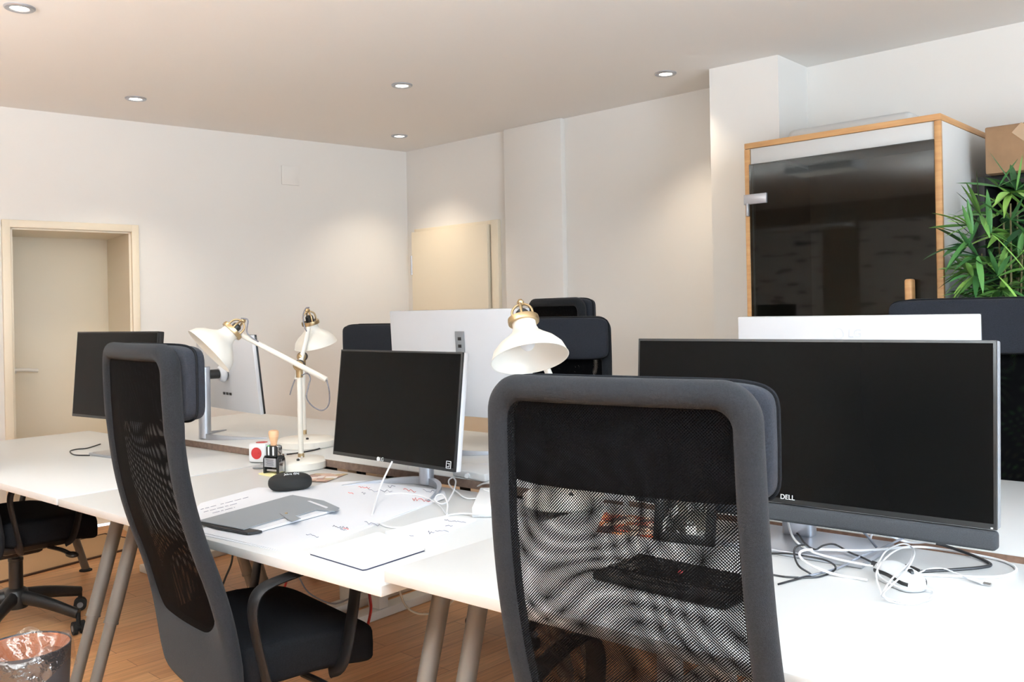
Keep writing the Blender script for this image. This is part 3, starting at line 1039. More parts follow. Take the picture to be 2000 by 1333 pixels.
t, P = monitor('wide white-backed monitor rising behind the very wide black one', 'desk monitors', *MON_G[:3], .735, .36, ROW + MON_G[3] + PI, math.radians(2), thick=.03)
MB().box((0, .10, ZB + .17), (.08, .035, .34), bevel=.01).box((0, .065, ZB + .33), (.12, .07, .12), bevel=.01).build('stand_neck', M['alu'], t)
MB().box((0, .06, ZB + .0065), (.3, .22, .012), bevel=.004).build('stand_base', M['alu'], t)
lettering('maker_logo', 'LG', .035, M['monitor_white'], t, P @ Matrix.Translation((-.02, .0345, .125)) @ Matrix.Rotation(PI, 4, 'Z') @ Matrix.Rotation(PI / 2, 4, 'X'), extrude=.0012)
MB().lathe([(.014, 0), (.018, 0), (.018, .001), (.014, .001), (.014, 0)], 28, P @ Matrix.Translation((.03, .034, .125)) @ Matrix.Rotation(-PI / 2, 4, 'X'), cap=False).build('logo_ring', M['monitor_white'], t)

# ------------------------------------------------------------------ desk lamps
def lamp(label, base, pole_off, pole_h, arm_a, arm_b, head, axis, z, shade_r=.105, base_r=.118, cordy=1):
    """all points in world coordinates; arm runs a -> b, head = top of the shade, axis = where the shade points"""
    t = thing('desk_lamp', label, 'desk lamp', base, 0, 'cream white desk lamps')
    inv = Matrix.Translation(-Vector(base))
    B = Vector(base)
    MB().lathe([(0, 0), (base_r - .004, 0), (base_r, .004), (base_r, .028), (base_r - .012, .036), (0, .040)], 48, Matrix.Translation(B)).build('base', M['lamp_white'], t, mtx=inv)
    MB().lathe([(0, .037), (.006, .037), (.006, .044), (0, .046)], 16, Matrix.Translation(B + Vector((.02, -.062, 0)))).build('switch', M['black'], t.children[-1], mtx=inv)
    pb = B + Vector(pole_off)
    MB().cyl(pb + UP * .036, pb + UP * .055, .0125).build('pole_collar', M['brass'], t, mtx=inv)
    MB().cyl(pb + UP * .05, pb + UP * pole_h, .0105).build('pole', M['lamp_white'], t, mtx=inv)
    J = pb + UP * pole_h
    j = MB()
    j.cyl(J - UP * .03, J + UP * .012, .014)
    j.cyl(J + Vector((0, .016, .018)), J + Vector((0, -.022, .018)), .019)
    j.superbox(J + Vector((0, -.03, .018)), (.012, .012, .012), e=1, nu=16, nv=10)
    j.build('joint', M['brass'], t, mtx=inv)
    MB().cyl(J + Vector((-.002, .020, .018)), J + Vector((-.002, -.008, .018)), .0215).build('joint_ring', M['black'], t.children[-1], mtx=inv)
    a, b = Vector(arm_a), Vector(arm_b)
    MB().cyl(a, b, .0105).build('arm', M['lamp_white'], t, mtx=inv)
    ax = Vector(axis).normalized()
    H = Vector(head)
    q = ax.to_track_quat('Z', 'Y').to_matrix().to_4x4()
    mt = Matrix.Translation(H) @ q
    r = shade_r
    prof = [(.30, .00), (.31, .25), (.36, .38), (.52, .52), (.74, .68), (.90, .86), (.965, 1.04), (.985, 1.10), (1.0, 1.12)]
    prof = [(p * r, z_ * r) for p, z_ in prof]
    inn = [(max(0, p - .0022), z_) for p, z_ in prof][::-1]
    MB().lathe(prof + inn[:-1] + [(.26 * r, .03 * r), (0, .03 * r)], 56, mt, cap=False).build('shade', M['lamp_white'], t, angle=50, mtx=inv)
    MB().superbox((0, 0, .60 * r), (.024, .024, .032), e=1, nu=20, nv=14).build('bulb', M['white_plastic'], t.children[-1], mtx=inv @ mt)
    MB().lathe([(.30 * r, -.004), (.40 * r, -.004), (.41 * r, .004), (.40 * r, .012), (.30 * r, .012)], 36, mt, cap=False).build('shade_collar', M['brass'], t, mtx=inv)
    MB().lathe([(0, -.03), (.012, -.03), (.018, -.024), (.018, 0), (0, 0)], 24, mt).build('socket', M['black'], t, mtx=inv)
    k = MB()
    for i in range(4):
        an = PI / 2 * i + .4
        c_, s_ = math.cos(an), math.sin(an)
        k.tube(catmull([(c_ * .030, s_ * .030, 0), (c_ * .028, s_ * .028, -.03), (c_ * .014, s_ * .014, -.045), (0, 0, -.047)], 5), .0038, 8)
    k.lathe([(0, -.046), (.009, -.048), (.011, -.055), (.006, -.063), (0, -.064)], 16)
    k.build('socket_cage', M['brass'], t, mtx=inv @ mt)
    return t, J, mt, inv

def cord(t, inv, pts, m='textile_cord', r=.0028, name='cord'):
    MB().tube(catmull(pts, 8), r, 8).build(name, M[m], t, mtx=inv)

# front lamp: shade to the left
yl = 3.42
B = at_z(580, 914, ZF)
yl = B.y - .0
pole = at_z(588, 893, ZF + .04); pole.z = ZF
J = at_y(585, 713, pole.y)
a, b_ = at_y(638, 742, pole.y - .06), at_y(474, 656, pole.y + .01)
ofs = Vector((0, -.03, 0))
hd = at_y(455, 645, pole.y + .0)
t, J, mt, inv = lamp('cream white desk lamp with shade hanging to the left, on the paper-strewn desk', B, pole - B, J.z - ZF - .02, a, b_, hd, (-.66, -.36, -.66), ZF, shade_r=.112)
cord(t, inv, [at_y(x, y, pole.y - .04 + k) for x, y, k in ((471, 622, 0), (484, 626, 0), (482, 648, .02), (492, 660, .02), (505, 668, .03))])
cord(t, inv, [at_y(x, y, pole.y - .06 + k) for x, y, k in ((638, 742, 0), (643, 765, 0), (642, 790, .02), (630, 802, .03), (612, 795, .03), (599, 778, .02), (602, 757, .02), (606, 740, .03), (600, 730, .04), (590, 733, .05))])
# second lamp on the rear desk
B2 = at_z(598, 872, ZB)
pole2 = at_z(594, 864, ZB)
J2 = at_y(594, 696, pole2.y)
hd2 = at_y(606, 629, pole2.y + .06)
t, J2, mt, inv = lamp('cream white desk lamp farther back, its shade beside the joint, on the rear desk', B2, pole2 - B2, J2.z - ZB - .02, at_y(579, 742, pole2.y - .06), at_y(603, 640, pole2.y + .01), hd2, (.16, .22, -.95), ZB, shade_r=.098, base_r=.125)
cord(t, inv, [at_y(x, y, pole2.y - .05) for x, y in ((604, 601), (597, 603), (592, 616), (594, 636), (599, 648))])
cord(t, inv, [at_y(x, y, pole2.y - .06) for x, y in ((576, 742), (571, 755), (566, 772))])
# third lamp at the right, its stand hidden behind the foreground chair
B3 = at_z(1100, 985, ZB)
y3 = B3.y + .06
hd3 = at_y(1022, 624, y3 - .10)
J3 = at_y(1098, 800, y3)
t, J3, mt, inv = lamp('cream white desk lamp with its wide shade in front of the charcoal chair', B3, Vector((0, .06, 0)), J3.z - ZB, at_y(1118, 840, y3 - .02), at_y(1034, 640, y3 - .04), hd3, (.13, -.42, -.90), ZB, shade_r=.112)
# ------------------------------------------------------------------ things on the desks
def on_desk(name, label, cat, pts_px, z, h, m, group=None, bevel=0.0, smooth=True):
    """a low prism whose outline was read off the desk top"""
    P3 = [at_z(x, y, z) for x, y in pts_px]
    c = sum(P3, Vector()) / len(P3)
    b = MB().prism([(p.x - c.x, p.y - c.y) for p in P3], 0, h, bevel=bevel)
    o = b.build(name, m, smooth=smooth)
    o.location = (c.x, c.y, z)
    return tag(o, label, cat, group), c

def marks(name, parent, c, z, px_strokes, m, w=.0009, label=None):
    """pen strokes lying on a sheet"""
    b = MB()
    for st in px_strokes:
        pts = [at_z(x, y, z) - Vector((c.x, c.y, z)) + Vector((0, 0, .0003)) for x, y in st]
        b.tube(catmull(pts, 4), w, 4, flat=.3, up=(1, 0, 0.01)) if False else b.tube(pts, w, 4)
    o = b.build(name, m, parent, smooth=False)
    o.location = (0, 0, z - parent.location.z)
    o['kind'] = 'stuff'
    return o

def squiggle(x, y, w, h, n):
    return [(x + w * i / n, y + w * i / n * .16 + h * (rnd.random() - .5)) for i in range(n + 1)]

def lines(x0, y0, dx, dy, rows, step, w, seed):
    r = random.Random(seed)
    out = []
    for k in range(rows):
        x, y = x0 + step[0] * k, y0 + step[1] * k
        t = 0.0
        while t < w:
            a = .03 + r.random() * .12
            if r.random() < .75:
                out.append([(x + dx * t, y + dy * t), (x + dx * min(w, t + a), y + dy * min(w, t + a))])
            t += a + .03
    return out

# loose sheets
s, c = on_desk('paper_sheet', 'printed white sheet under the far edge of the grey folder', 'paper', [(366, 1012), (392, 984), (505, 953), (612, 958), (560, 985), (420, 1038)], ZF + .0005, .0012, M['paper'], 'papers on the front desk', smooth=False)
marks('print', s, c, ZF + .002, lines(392, 996, 100, -26, 6, (6, 5), 1.0, 3), M['ink'], .0008)
s, c = on_desk('plan_sheet', 'large white plan sheet spread under the grey folder and monitor foot', 'paper', [(388, 1040), (470, 985), (640, 944), (712, 940), (868, 960), (872, 974), (640, 1052), (545, 1076)], ZF + .0022, .0016, M['paper'], 'papers on the front desk', smooth=False)
marks('red_handwriting', s, c, ZF + .0042, [squiggle(700, 952, 22, 4, 8), squiggle(788, 957, 24, 5, 9), squiggle(806, 975, 34, 7, 12), squiggle(671, 1033, 10, 2, 5), squiggle(680, 963, 10, 3, 4)], M['red_ink'], .0012, 'red handwriting')
marks('handwriting', s, c, ZF + .0042, [squiggle(650, 1028, 30, 6, 12), squiggle(664, 1034, 12, 4, 6), squiggle(706, 962, 8, 8, 6), squiggle(716, 955, 50, 8, 10), squiggle(712, 1022, 30, 6, 7), squiggle(826, 957, 22, 8, 6), squiggle(758, 950, 14, 6, 6), squiggle(598, 1045, 24, 5, 8)], M['ink'], .0009, 'blue-grey handwriting')
s, c = on_desk('paper_sheet', 'lower white sheet sticking out along the front of the large plan', 'paper', [(392, 1046), (440, 1036), (860, 972), (846, 984), (640, 1061), (548, 1079), (540, 1077)], ZF + .0001, .0018, M['paper'], 'papers on the front desk', smooth=False)
# grey document folder
fz = ZF + .0045
t = thing('document_folder', 'grey card folder with strap and white label, lying on the papers', 'folder', at_z(520, 1005, fz))
inv = Matrix.Translation(-Vector(t.location))
def flat(px, z): return [tuple(at_z(x, y, z).xy) for x, y in px]
MB().prism(flat([(400, 1027), (476, 1041), (645, 997), (566, 976)], fz), fz, fz + .0016).build('back_cover', M['folder'], t, mtx=inv, smooth=False)
MB().prism(flat([(410, 1024), (482, 1043), (502, 1042), (656, 1000), (560, 975)], fz), fz + .0018, fz + .008).build('papers', M['paper'], t, mtx=inv, smooth=False)
MB().prism(flat([(390, 1026), (425, 1036), (484, 1047), (512, 1043), (480, 1037), (430, 1020)], fz), fz + .0018, fz + .0085).build('gusset', M['black'], t, mtx=inv, smooth=False)
cover = [(387, 1017), (566, 968), (572, 967), (632, 978), (663, 992), (655, 999), (630, 997), (618, 996), (582, 1007), (560, 1009), (476, 1034)]
MB().prism(flat(cover, fz + .012), fz + .0095, fz + .0115).build('front_cover', M['folder'], t, mtx=inv, smooth=False)
st = MB()
st.prism(flat([(546, 1003), (560, 1001), (588, 1013), (570, 1020)], fz + .0135), fz + .0118, fz + .0135)
st.build('strap', M['folder'], t, mtx=inv, smooth=False)
p_ = at_z(559, 1003, fz + .0145)
MB().superbox(p_, (.0045, .0045, .0022), e=1, nu=14, nv=8).build('snap', M['brass'], t, mtx=inv)
MB().prism(flat([(600, 979), (606, 978.5), (641, 991), (637, 993)], fz + .0125), fz + .0117, fz + .0122).build('label_strip', M['paper'], t, mtx=inv, smooth=False, label='white label strip')

# mouse pad
padpx = [(606, 1081), (735, 1043), (742, 1043), (829, 1074), (829, 1078), (716, 1115), (708, 1116), (606, 1085)]
s, c = on_desk('mouse_pad', 'pale rectangular mouse pad with dark rim at the desk corner', 'mouse pad', padpx, ZF + .0003, .003, M['pad_edge'], bevel=.0008)
P3 = [at_z(x, y, ZF) - Vector((c.x, c.y, ZF)) for x, y in padpx]
MB().prism([(p.x * .998, p.y * .998) for p in P3], .0031, .0038).build('pad_surface', M['pad'], s, smooth=False, label='pale top sheet')

# stapled notes beside it
s, c = on_desk('notepad', 'thin white notepad with pen scribbles beside the mouse pad', 'notepad', [(752, 1043), (838, 1018), (868, 1012), (931, 1018), (833, 1058)], ZF + .0003, .006, M['paper'], smooth=False)
marks('print', s, c, ZF + .0066, [squiggle(868, 1016, 42, 3, 20), squiggle(836, 1041, 12, 7, 8), squiggle(850, 1036, 26, 4, 6), squiggle(800, 1047, 8, 1, 3), squiggle(870, 1027, 14, 3, 4)], M['ink'], .0009)

# power adapters
def adapter(label, px, z, h, grp):
    P3 = [at_z(x, y, z) for x, y in px]
    c = sum(P3, Vector()) / 4
    t = thing('power_adapter', label, 'power adapter', (c.x, c.y, z), 0, grp)
    MB().prism([(p.x - c.x, p.y - c.y) for p in P3], .0005, h, bevel=.004, seg=3).build('case', M['white_plastic'], t)
    m = (P3[0] + P3[1]) / 2
    d_ = (P3[0] - P3[3]).normalized()
    MB().cyl(m - Vector((c.x, c.y, z)) + UP * h * .5, m - Vector((c.x, c.y, z)) + UP * h * .5 + d_ * .016, .008).build('plug', M['white_plastic'], t)
    return t
adapter('white power adapter block beside the foreground chair, in front of the desk gap', [(922, 1012), (1010, 1012), (1006, 972), (938, 972)], ZF, .032, 'white adapters')
adapter('flat white adapter box on the rear desk edge under the big white monitor', [(884, 930), (947, 943), (985, 928), (912, 917)], ZB, .026, 'white adapters')
s, c = on_desk('paper_sheet', 'white sheet on the rear desk beside the flat adapter box', 'paper', [(934, 907), (975, 905), (1010, 918), (975, 913)], ZB + .0003, .001, M['paper'], 'papers on the rear desk', smooth=False)

# plug cube with red sockets
p = at_z(512, 904, ZF)
t = thing('socket_cube', 'white power cube with round red sockets behind the stamp', 'socket', (p.x, p.y, ZF), ROW + math.radians(22))
MB().box((0, 0, .044), (.078, .078, .078), bevel=.008, seg=3).build('case', M['white_plastic'], t)
for (mt) in (Matrix.Translation((0, -.0392, .044)) @ Matrix.Rotation(PI / 2, 4, 'X'), Matrix.Translation((0, 0, .0832)), Matrix.Translation((.0392, 0, .044)) @ Matrix.Rotation(PI / 2, 4, 'Y')):
    b = MB().lathe([(0, .0003), (.020, .0003), (.024, .0012), (.024, 0), (0, -.001)], 28, mt)
    b.lathe([(0, .0012), (.003, .0012), (.003, .0004)], 10, mt @ Matrix.Translation((.009, 0, 0)), cap=False).lathe([(0, .0012), (.003, .0012), (.003, .0004)], 10, mt @ Matrix.Translation((-.009, 0, 0)), cap=False)
    b.build('socket', M['red'], t, label='round red socket')

# dater stamp with wooden knob on a note block
p = at_z(530, 931, ZF)
s, c = on_desk('sticky_notes', 'pale yellow sticky note block under the stamp', 'sticky notes', [(505, 927), (537, 934), (564, 926), (533, 921)], ZF + .0003, .004, M['yellow'], smooth=False)
p = (at_z(514, 926, ZF) + at_z(558, 927, ZF)) / 2
t = thing('stamp', 'black and chrome self-inking stamp with wooden knob', 'stamp', (p.x, p.y, ZF + .0045), ROW + math.radians(14))
f = MB()
for sx in (-1, 1):
    f.prism([(-.022, 0), (.022, 0), (.022, .055), (.014, .066), (-.014, .066), (-.022, .055)], sx * .032 - .004, sx * .032 + .004, Matrix(((0, 0, 1, 0), (1, 0, 0, 0), (0, 1, 0, 0), (0, 0, 0, 1))), bevel=.002)
f.box((0, .018, .04), (.066, .005, .05)).box((0, -.003, .0825), (.05, .034, .045), bevel=.008)
f.build('body', M['black'], t)
MB().box((0, .004, .083), (.058, .03, .05), bevel=.01).box((.0365, 0, .03), (.002, .032, .05), bevel=.0005).build('chrome_frame', M['chrome'], t)
MB().box((0, -.0225, .042), (.056, .003, .034), bevel=.001).build('text_plate', M['alu'], t)
ln = MB()
for k in range(5): ln.box((0, -.0242, .053 - k * .005), (.036 - .004 * (k % 2), .0004, .0016))
ln.build('plate_text', M['black_ink'], t, smooth=False)
MB().box((-.008, -.0205, .086), (.007, .003, .033), bevel=.001).box((.014, -.0205, .086), (.007, .003, .033), bevel=.001).build('window_strips', M['white_plastic'], t)
MB().box((-.008, -.0215, .105), (.008, .004, .004), bevel=.001).build('green_mark', mat('green_mark', (84, 190, 96), .4), t)
MB().lathe([(0, .104), (.011, .104), (.013, .118), (.0185, .140), (.0195, .152), (.018, .160), (.012, .163), (0, .163)], 28).build('knob', M['wood_knob'], t, label='wooden knob')
MB().box((0, -.005, .012), (.05, .02, .008)).build('date_wheels', M['chrome'], t)

# small ring
p = at_z(505, 916, ZF)
o = MB().lathe([(.010, .001), (.016, .001), (.019, .005), (.016, .009), (.010, .006), (.010, .001)], 28, Matrix.Diagonal((1.3, .8, .7, 1)), cap=False).build('cable_ring', M['grey_plastic'])
o.location = (p.x, p.y, ZF); tag(o, 'small grey ring lying left of the stamp', 'ring')

# black zip case
p = at_z(567, 958, ZF)
t = thing('zip_case', 'small black rounded headset case on the papers', 'case', (p.x, p.y, ZF + .001), ROW + math.radians(58))
def cwarp(q):
    q = q.copy(); q.z = max(q.z, -.024); q.z *= 1 + .0 * q.x; return q
MB().superbox((0, 0, .027), (.074, .048, .032), e=.8, nu=40, nv=20, warp=cwarp).build('shell', M['rubber'], t, angle=60)
lettering('brand_print', 'Jabra GN', .0135, M['white_plastic'], t, Matrix.Translation((.004, -.0215, .0575)) @ Matrix.Rotation(math.radians(32), 4, 'X'), .0012)

# photo card
s, c = on_desk('photo_card', 'glossy printed picture card right of the black case', 'card', [(594, 931), (616, 925.5), (680, 926), (636, 942.5), (604, 941)], ZF + .0018, .0008, M['photo'], smooth=False)

# ------------------------------------------------------------------ things on the right-hand desk
t = thing('keyboard', 'black compact keyboard with red pointing stick, seen through the chair mesh', 'keyboard', uv(-.925, 1.62, ZB), ROW + math.radians(-3))
MB().box((0, 0, .010), (.315, .175, .018), bevel=.006).build('case', M['black'], t)
kb = MB()
for r in range(5):
    for k in range(13):
        kb.box((-.139 + k * .0228 + (r % 2) * .004, .066 - r * .025, .0205), (.0195, .021, .005), bevel=.0015, seg=1)
kb.box((0, -.072, .0205), (.13, .02, .005), bevel=.0015)
kb.build('keys', M['black_gloss'], t)
MB().superbox((.0, .005, .0245), (.006, .006, .0035), e=1, nu=14, nv=8).build('pointing_stick', M['red'], t, label='red stick')

t = thing('picture_frame', 'small black picture frame standing behind the chair mesh', 'picture frame', at_z(1335, 1062, ZB), ROW + math.radians(8))
fm = MB()
mt = Matrix.Rotation(math.radians(-12), 4, 'X')
for (x, z, sx, sz) in ((-.066, .065, .022, .13), (.066, .065, .022, .13), (0, .011, .154, .022), (0, .119, .154, .022)):
    fm.box((x, 0, z), (sx, .016, sz), bevel=.002)
fm.box((0, .006, .065), (.13, .004, .11))
fm.build('frame', M['black'], t, mtx=mt)
MB().box((0, .001, .065), (.112, .003, .088)).build('print', M['frame_photo'], t, mtx=mt, smooth=False)
MB().box((0, .045, .05), (.03, .006, .11), rot=Matrix.Rotation(math.radians(25), 3, 'X')).build('strut', M['black'], t)
s, c = on_desk('leaflet', 'colourful printed leaflet left of the small picture frame', 'leaflet', [(1165, 1040), (1180, 1004), (1290, 1016), (1282, 1052)], ZB + .0003, .004, M['leaflet'], smooth=False)

# mouse with its own cable wrapped round it
p = at_z(1757, 1142, ZB)
d_ = (at_z(1815, 1170, ZB) - at_z(1700, 1115, ZB)).normalized()
rz = math.atan2(d_.y, d_.x)
t = thing('computer_mouse', 'white computer mouse with dark stripe, wrapped in its own cable', 'mouse', (p.x, p.y, ZB), rz)
def mwarp(q):
    q = q.copy()
    q.z = max(q.z, -.012)
    q.y *= 1 - .12 * math.cos(q.x * 40)
    q.z *= 1 - 2.2 * (q.x - .0) if q.z > 0 else 1
    return q
MB().superbox((0, 0, .013), (.062, .033, .026), e=.75, nu=40, nv=20, warp=mwarp).build('shell', M['mouse_white'], t, angle=60)
sb = MB()
for sy in (-1, 1):
    pts = []
    for k in range(15):
        x = -.056 + .112 * k / 14
        y = sy * (.0325 * (max(0, 1 - abs(x / .062) ** 2.6)) ** .4) * (1 - .12 * math.cos(x * 40))
        pts.append((x, y, .016 + .006 * math.cos(x * 28)))
    sb.tube(catmull(pts, 3), .0042, 8, flat=.45, up=(0, 0, 1))
sb.build('side_stripe', M['black'], t, label='dark side stripe')
MB().cyl((.036, -.003, .0335), (.036, .003, .0335), .0075, n=20).build('scroll_wheel', M['black'], t)
inv = Matrix.Rotation(-rz, 4, 'Z') @ Matrix.Translation((-p.x, -p.y, -ZB))
def wz(x, y, h): return at_z(x, y, ZB + h)
mc = catmull([wz(1722, 1165, .004), wz(1712, 1118, .030), wz(1740, 1082, .035), wz(1775, 1068, .03), wz(1786, 1082, .03), wz(1770, 1115, .042), wz(1740, 1145, .04), wz(1724, 1160, .022), wz(1728, 1168, .006), wz(1770, 1178, .003), wz(1815, 1172, .003), wz(1822, 1156, .004), wz(1805, 1150, .012), wz(1770, 1152, .038), wz(1722, 1130, .035), wz(1712, 1108, .03)], 8)
MB().tube(mc, .0017, 8).build('cable', M['white_cord'], t, mtx=inv)
MB().tube(catmull([wz(1712, 1108, .03), wz(1730, 1078, .034), wz(1762, 1063, .028), wz(1782, 1072, .022), wz(1776, 1100, .036), wz(1745, 1128, .042), wz(1726, 1158, .02), wz(1740, 1176, .003), wz(1790, 1180, .003), wz(1826, 1160, .002)], 8), .0017, 8).build('cable_loop', M['white_cord'], t, mtx=inv)

def cable(label, pts, r, m, group=None, plug=None, name='cable'):
    """pts: (px, py, height above level) with a level"""
    P3 = catmull([at_z(x, y, z) for x, y, z in pts], 8)
    o_ = P3[0].copy()
    o = MB().tube([q - o_ for q in P3], r, 8).build(name, M[m])
    o.location = o_
    tag(o, label, 'cable', group)
    return o, o_, P3
B_ = ZB
def bz(*a): return [(x, y, B_ + h + (.013 if 1530 < x < 1745 and y < 1112 else 0)) for x, y, h in a]
GC = 'cables on the right-hand desk'
cable('black cable curving from behind the chair rim to the mouse', bz((1500, 1052, .002), (1530, 1037, .003), (1556, 1042, .006), (1572, 1062, .008), (1592, 1074, .012), (1608, 1066, .014), (1630, 1064, .01), (1660, 1080, .006), (1685, 1090, .004), (1712, 1104, .004)), .0022, 'black_cord', GC)
cable('black cable looping in a ring beside the monitor base', bz((1500, 1082, .002), (1540, 1082, .002), (1580, 1088, .004), (1615, 1096, .004), (1632, 1108, .003), (1624, 1118, .002), (1596, 1128, .002), (1540, 1128, .002), (1500, 1122, .002)), .0022, 'black_cord', GC)
cable('dark cable circling between chair rim and white loop', bz((1575, 1064, .010), (1556, 1068, .012), (1551, 1082, .010), (1560, 1106, .005), (1584, 1123, .003), (1570, 1128, .003), (1520, 1142, .002)), .0022, 'black_cord', GC)
cable('white cable falling from the wide monitor past its neck', bz((1537, 1008, .05), (1541, 1028, .03), (1549, 1050, .012), (1562, 1064, .006), (1590, 1080, .006), (1640, 1094, .005), (1705, 1107, .004)), .0026, 'white_cord', GC)
cable('thick white cable in a long flat loop across the desk', bz((1694, 1134, .003), (1640, 1125, .003), (1590, 1108, .004), (1564, 1090, .007), (1566, 1077, .009), (1600, 1074, .010), (1680, 1076, .009), (1740, 1072, .008), (1800, 1069, .006), (1880, 1080, .004), (1950, 1094, .003), (1982, 1108, .003), (1978, 1120, .003), (1940, 1128, .003), (1860, 1126, .003), (1790, 1123, .003)), .0028, 'white_cord', GC)
cable('black cable bent in a point to the right of the mouse', bz((1828, 1062, .02), (1850, 1068, .015), (1885, 1080, .007), (1920, 1094, .004), (1935, 1104, .003), (1915, 1109, .003), (1870, 1113, .003), (1800, 1117, .003)), .0034, 'black_cord', GC)
cable('grey cable dropping diagonally under the wide monitor', bz((1680, 1033, .05), (1696, 1050, .025), (1712, 1070, .006)), .0030, 'grey_cord', GC)
cable('grey cable running along the desk gap to the monitor base', bz((1768, 1050, .02), (1742, 1062, .01), (1716, 1074, .006), (1680, 1088, .004), (1632, 1112, .003), (1560, 1130, .003)), .0026, 'grey_cord', GC)
cable('short white cable hooked over behind the wide monitor', bz((1700, 1054, .004), (1703, 1044, .016), (1712, 1040, .02)), .0026, 'white_cord', GC)
cable('white cable sagging under the speaker bar', bz((1735, 1046, .03), (1760, 1056, .015), (1785, 1061, .010), (1820, 1058, .02)), .0028, 'white_cord', GC)
# plugs
for (lab, x, y, x2, y2) in (('black plug of the cable at the back of the mouse', 1704, 1101, 1722, 1107), ('black plug of the bent cable right of the mouse', 1768, 1108, 1796, 1116)):
    a_, b_ = at_z(x, y, ZB + .007), at_z(x2, y2, ZB + .007)
    o = MB().tube([Vector(), (b_ - a_) * .6, (b_ - a_)], [.006, .006, .004], 10, flat=.7, up=(0, 0, 1)).build('cable_plug', M['black']); o.location = a_
    tag(o, lab, 'plug', 'black plugs')
t = thing('usb_plug', 'white USB plug with bare metal end lying on the desk', 'plug', at_z(1905, 1134, ZB), 0)
inv = Matrix.Translation(-Vector(t.location))
a_, b_, c_ = at_z(1890, 1129, ZB + .006), at_z(1921, 1139, ZB + .006), at_z(1936, 1142, ZB + .006)
MB().tube([a_, a_.lerp(b_, .15), b_], [.004, .0065, .0065], 12, flat=.6, up=(1, 0, 0)).build('grip', M['white_plastic'], t, mtx=inv)
MB().tube([b_, c_], .0055, 4, flat=.45, up=(1, .7, 0)).build('connector', M['chrome'], t, mtx=inv, smooth=False)
MB().tube(catmull([a_, at_z(1870, 1122, ZB + .004), at_z(1845, 1112, ZB + .006), at_z(1815, 1112, ZB + .006), at_z(1790, 1122, ZB + .003)], 8), .0017, 8).build('cable', M['white_cord'], t, mtx=inv)

# cables on the left-hand desks
def fz_(*a): return [(x, y, ZF + h) for x, y, h in a]
GL = 'white cables round the arched-foot monitor'
cable('white cable hanging from the black screen onto the papers', fz_((766, 902, .12), (756, 922, .09), (744, 948, .05), (735, 975, .02), (727, 1006, .005)), .0028, 'white_cord', GL)
cable('short white cable dropping behind the arched foot', fz_((797, 908, .05), (798, 925, .02), (800, 936, .004)), .0026, 'white_cord', GL)
cable('white cable knotted in two loops left of the adapter block', fz_((942, 974, .004), (912, 974, .004), (893, 962, .008), (878, 948, .02), (877, 938, .03), (885, 934, .034), (890, 942, .03), (885, 962, .02), (874, 980, .012), (862, 985, .01), (850, 978, .012), (854, 968, .022), (866, 968, .025), (874, 985, .015), (873, 1004, .005)), .0026, 'white_cord', GL)
cable('white cable from the adapter block looping over the papers', fz_((948, 1002, .016), (935, 1005, .014), (900, 1004, .004), (872, 1008, .004), (850, 1018, .004), (800, 1030, .004), (760, 1030, .004), (740, 1022, .005)), .0026, 'white_cord', GL)
cable('white cable running over the plan inside the arched foot', fz_((752, 966, .005), (790, 964, .005), (830, 972, .006), (856, 986, .006), (872, 1006, .005)), .0020, 'white_cord', GL)
cable('white cable coiled on the adapter block by the chair', fz_((930, 952, .01), (945, 945, .03), (962, 946, .04), (968, 958, .036), (962, 962, .034), (948, 958, .034), (940, 955, .02)), .0030, 'white_cord', GL)
cable('thin white cable hooked over the gap right of the black screen', fz_((882, 908, .04), (868, 920, .03), (864, 930, .02), (872, 946, .004)), .0026, 'white_cord', GL)
cable('white cable behind the stamp leading to the lamp base', fz_((520, 905, .02), (552, 884, .02), (575, 890, .012), (585, 896, .045)), .0028, 'white_cord', 'white cables behind the stamp')
cable('second white cable behind the stamp, lying lower', fz_((525, 897, .01), (552, 890, .006), (572, 893, .004), (590, 893, .044)), .0028, 'white_cord', 'white cables behind the stamp')
cable('black cable running from the rear lamp base to the black screen', [(x, y, ZB + .003) for x, y in ((560, 888), (590, 884), (620, 878), (638, 870), (660, 866), (690, 868))], .0028, 'black_cord')
cable('black cable lying beside the base of the far left monitor', [(x, y, ZA + .003) for x, y in ((196, 868), (170, 876), (150, 878), (137, 882), (146, 889), (175, 890))], .0028, 'black_cord')

# cables under the desks
def fl(*a):
    P3 = catmull([at_y(x, y, d) for x, y, d in a], 8)
    o_ = P3[0].copy()
    return P3, o_
def hang(label, pts, r, m, group):
    P3, o_ = fl(*pts)
    o = MB().tube([q - o_ for q in P3], r, 8).build('cable', M[m]); o.location = o_
    tag(o, label, 'cable', group)
GU = 'cables hanging under the desks'
hang('red network cable hanging in a bow under the desk corner', ((715, 1120, 2.6), (722, 1165, 2.6), (724, 1195, 2.58), (712, 1238, 2.5), (690, 1262, 2.45), (650, 1271, 2.42), (600, 1272, 2.42), (570, 1262, 2.5)), .0042, 'red_cord', GU)
hang('second red cable beside the near armrest', ((573, 1100, 3.2), (565, 1120, 3.2), (555, 1150, 3.2)), .0042, 'red_cord', GU)
hang('grey cable sagging under the paper-strewn desk', ((570, 1100, 3.3), (585, 1130, 3.3), (605, 1160, 3.28), (650, 1180, 3.25), (690, 1166, 3.2), (715, 1152, 3.1)), .003, 'grey_cord', GU)
hang('beige cable hanging in a loop between the two front desks', ((780, 1130, 2.9), (782, 1160, 2.9), (796, 1188, 2.9), (822, 1200, 2.9), (860, 1194, 2.9), (888, 1170, 2.9), (896, 1150, 2.9)), .0036, 'beige_cord', GU)
hang('beige cable hanging beside the foreground chair', ((988, 1190, 2.6), (992, 1215, 2.6), (1004, 1245, 2.6), (1018, 1268, 2.6), (1040, 1290, 2.6)), .0036, 'beige_cord', GU)
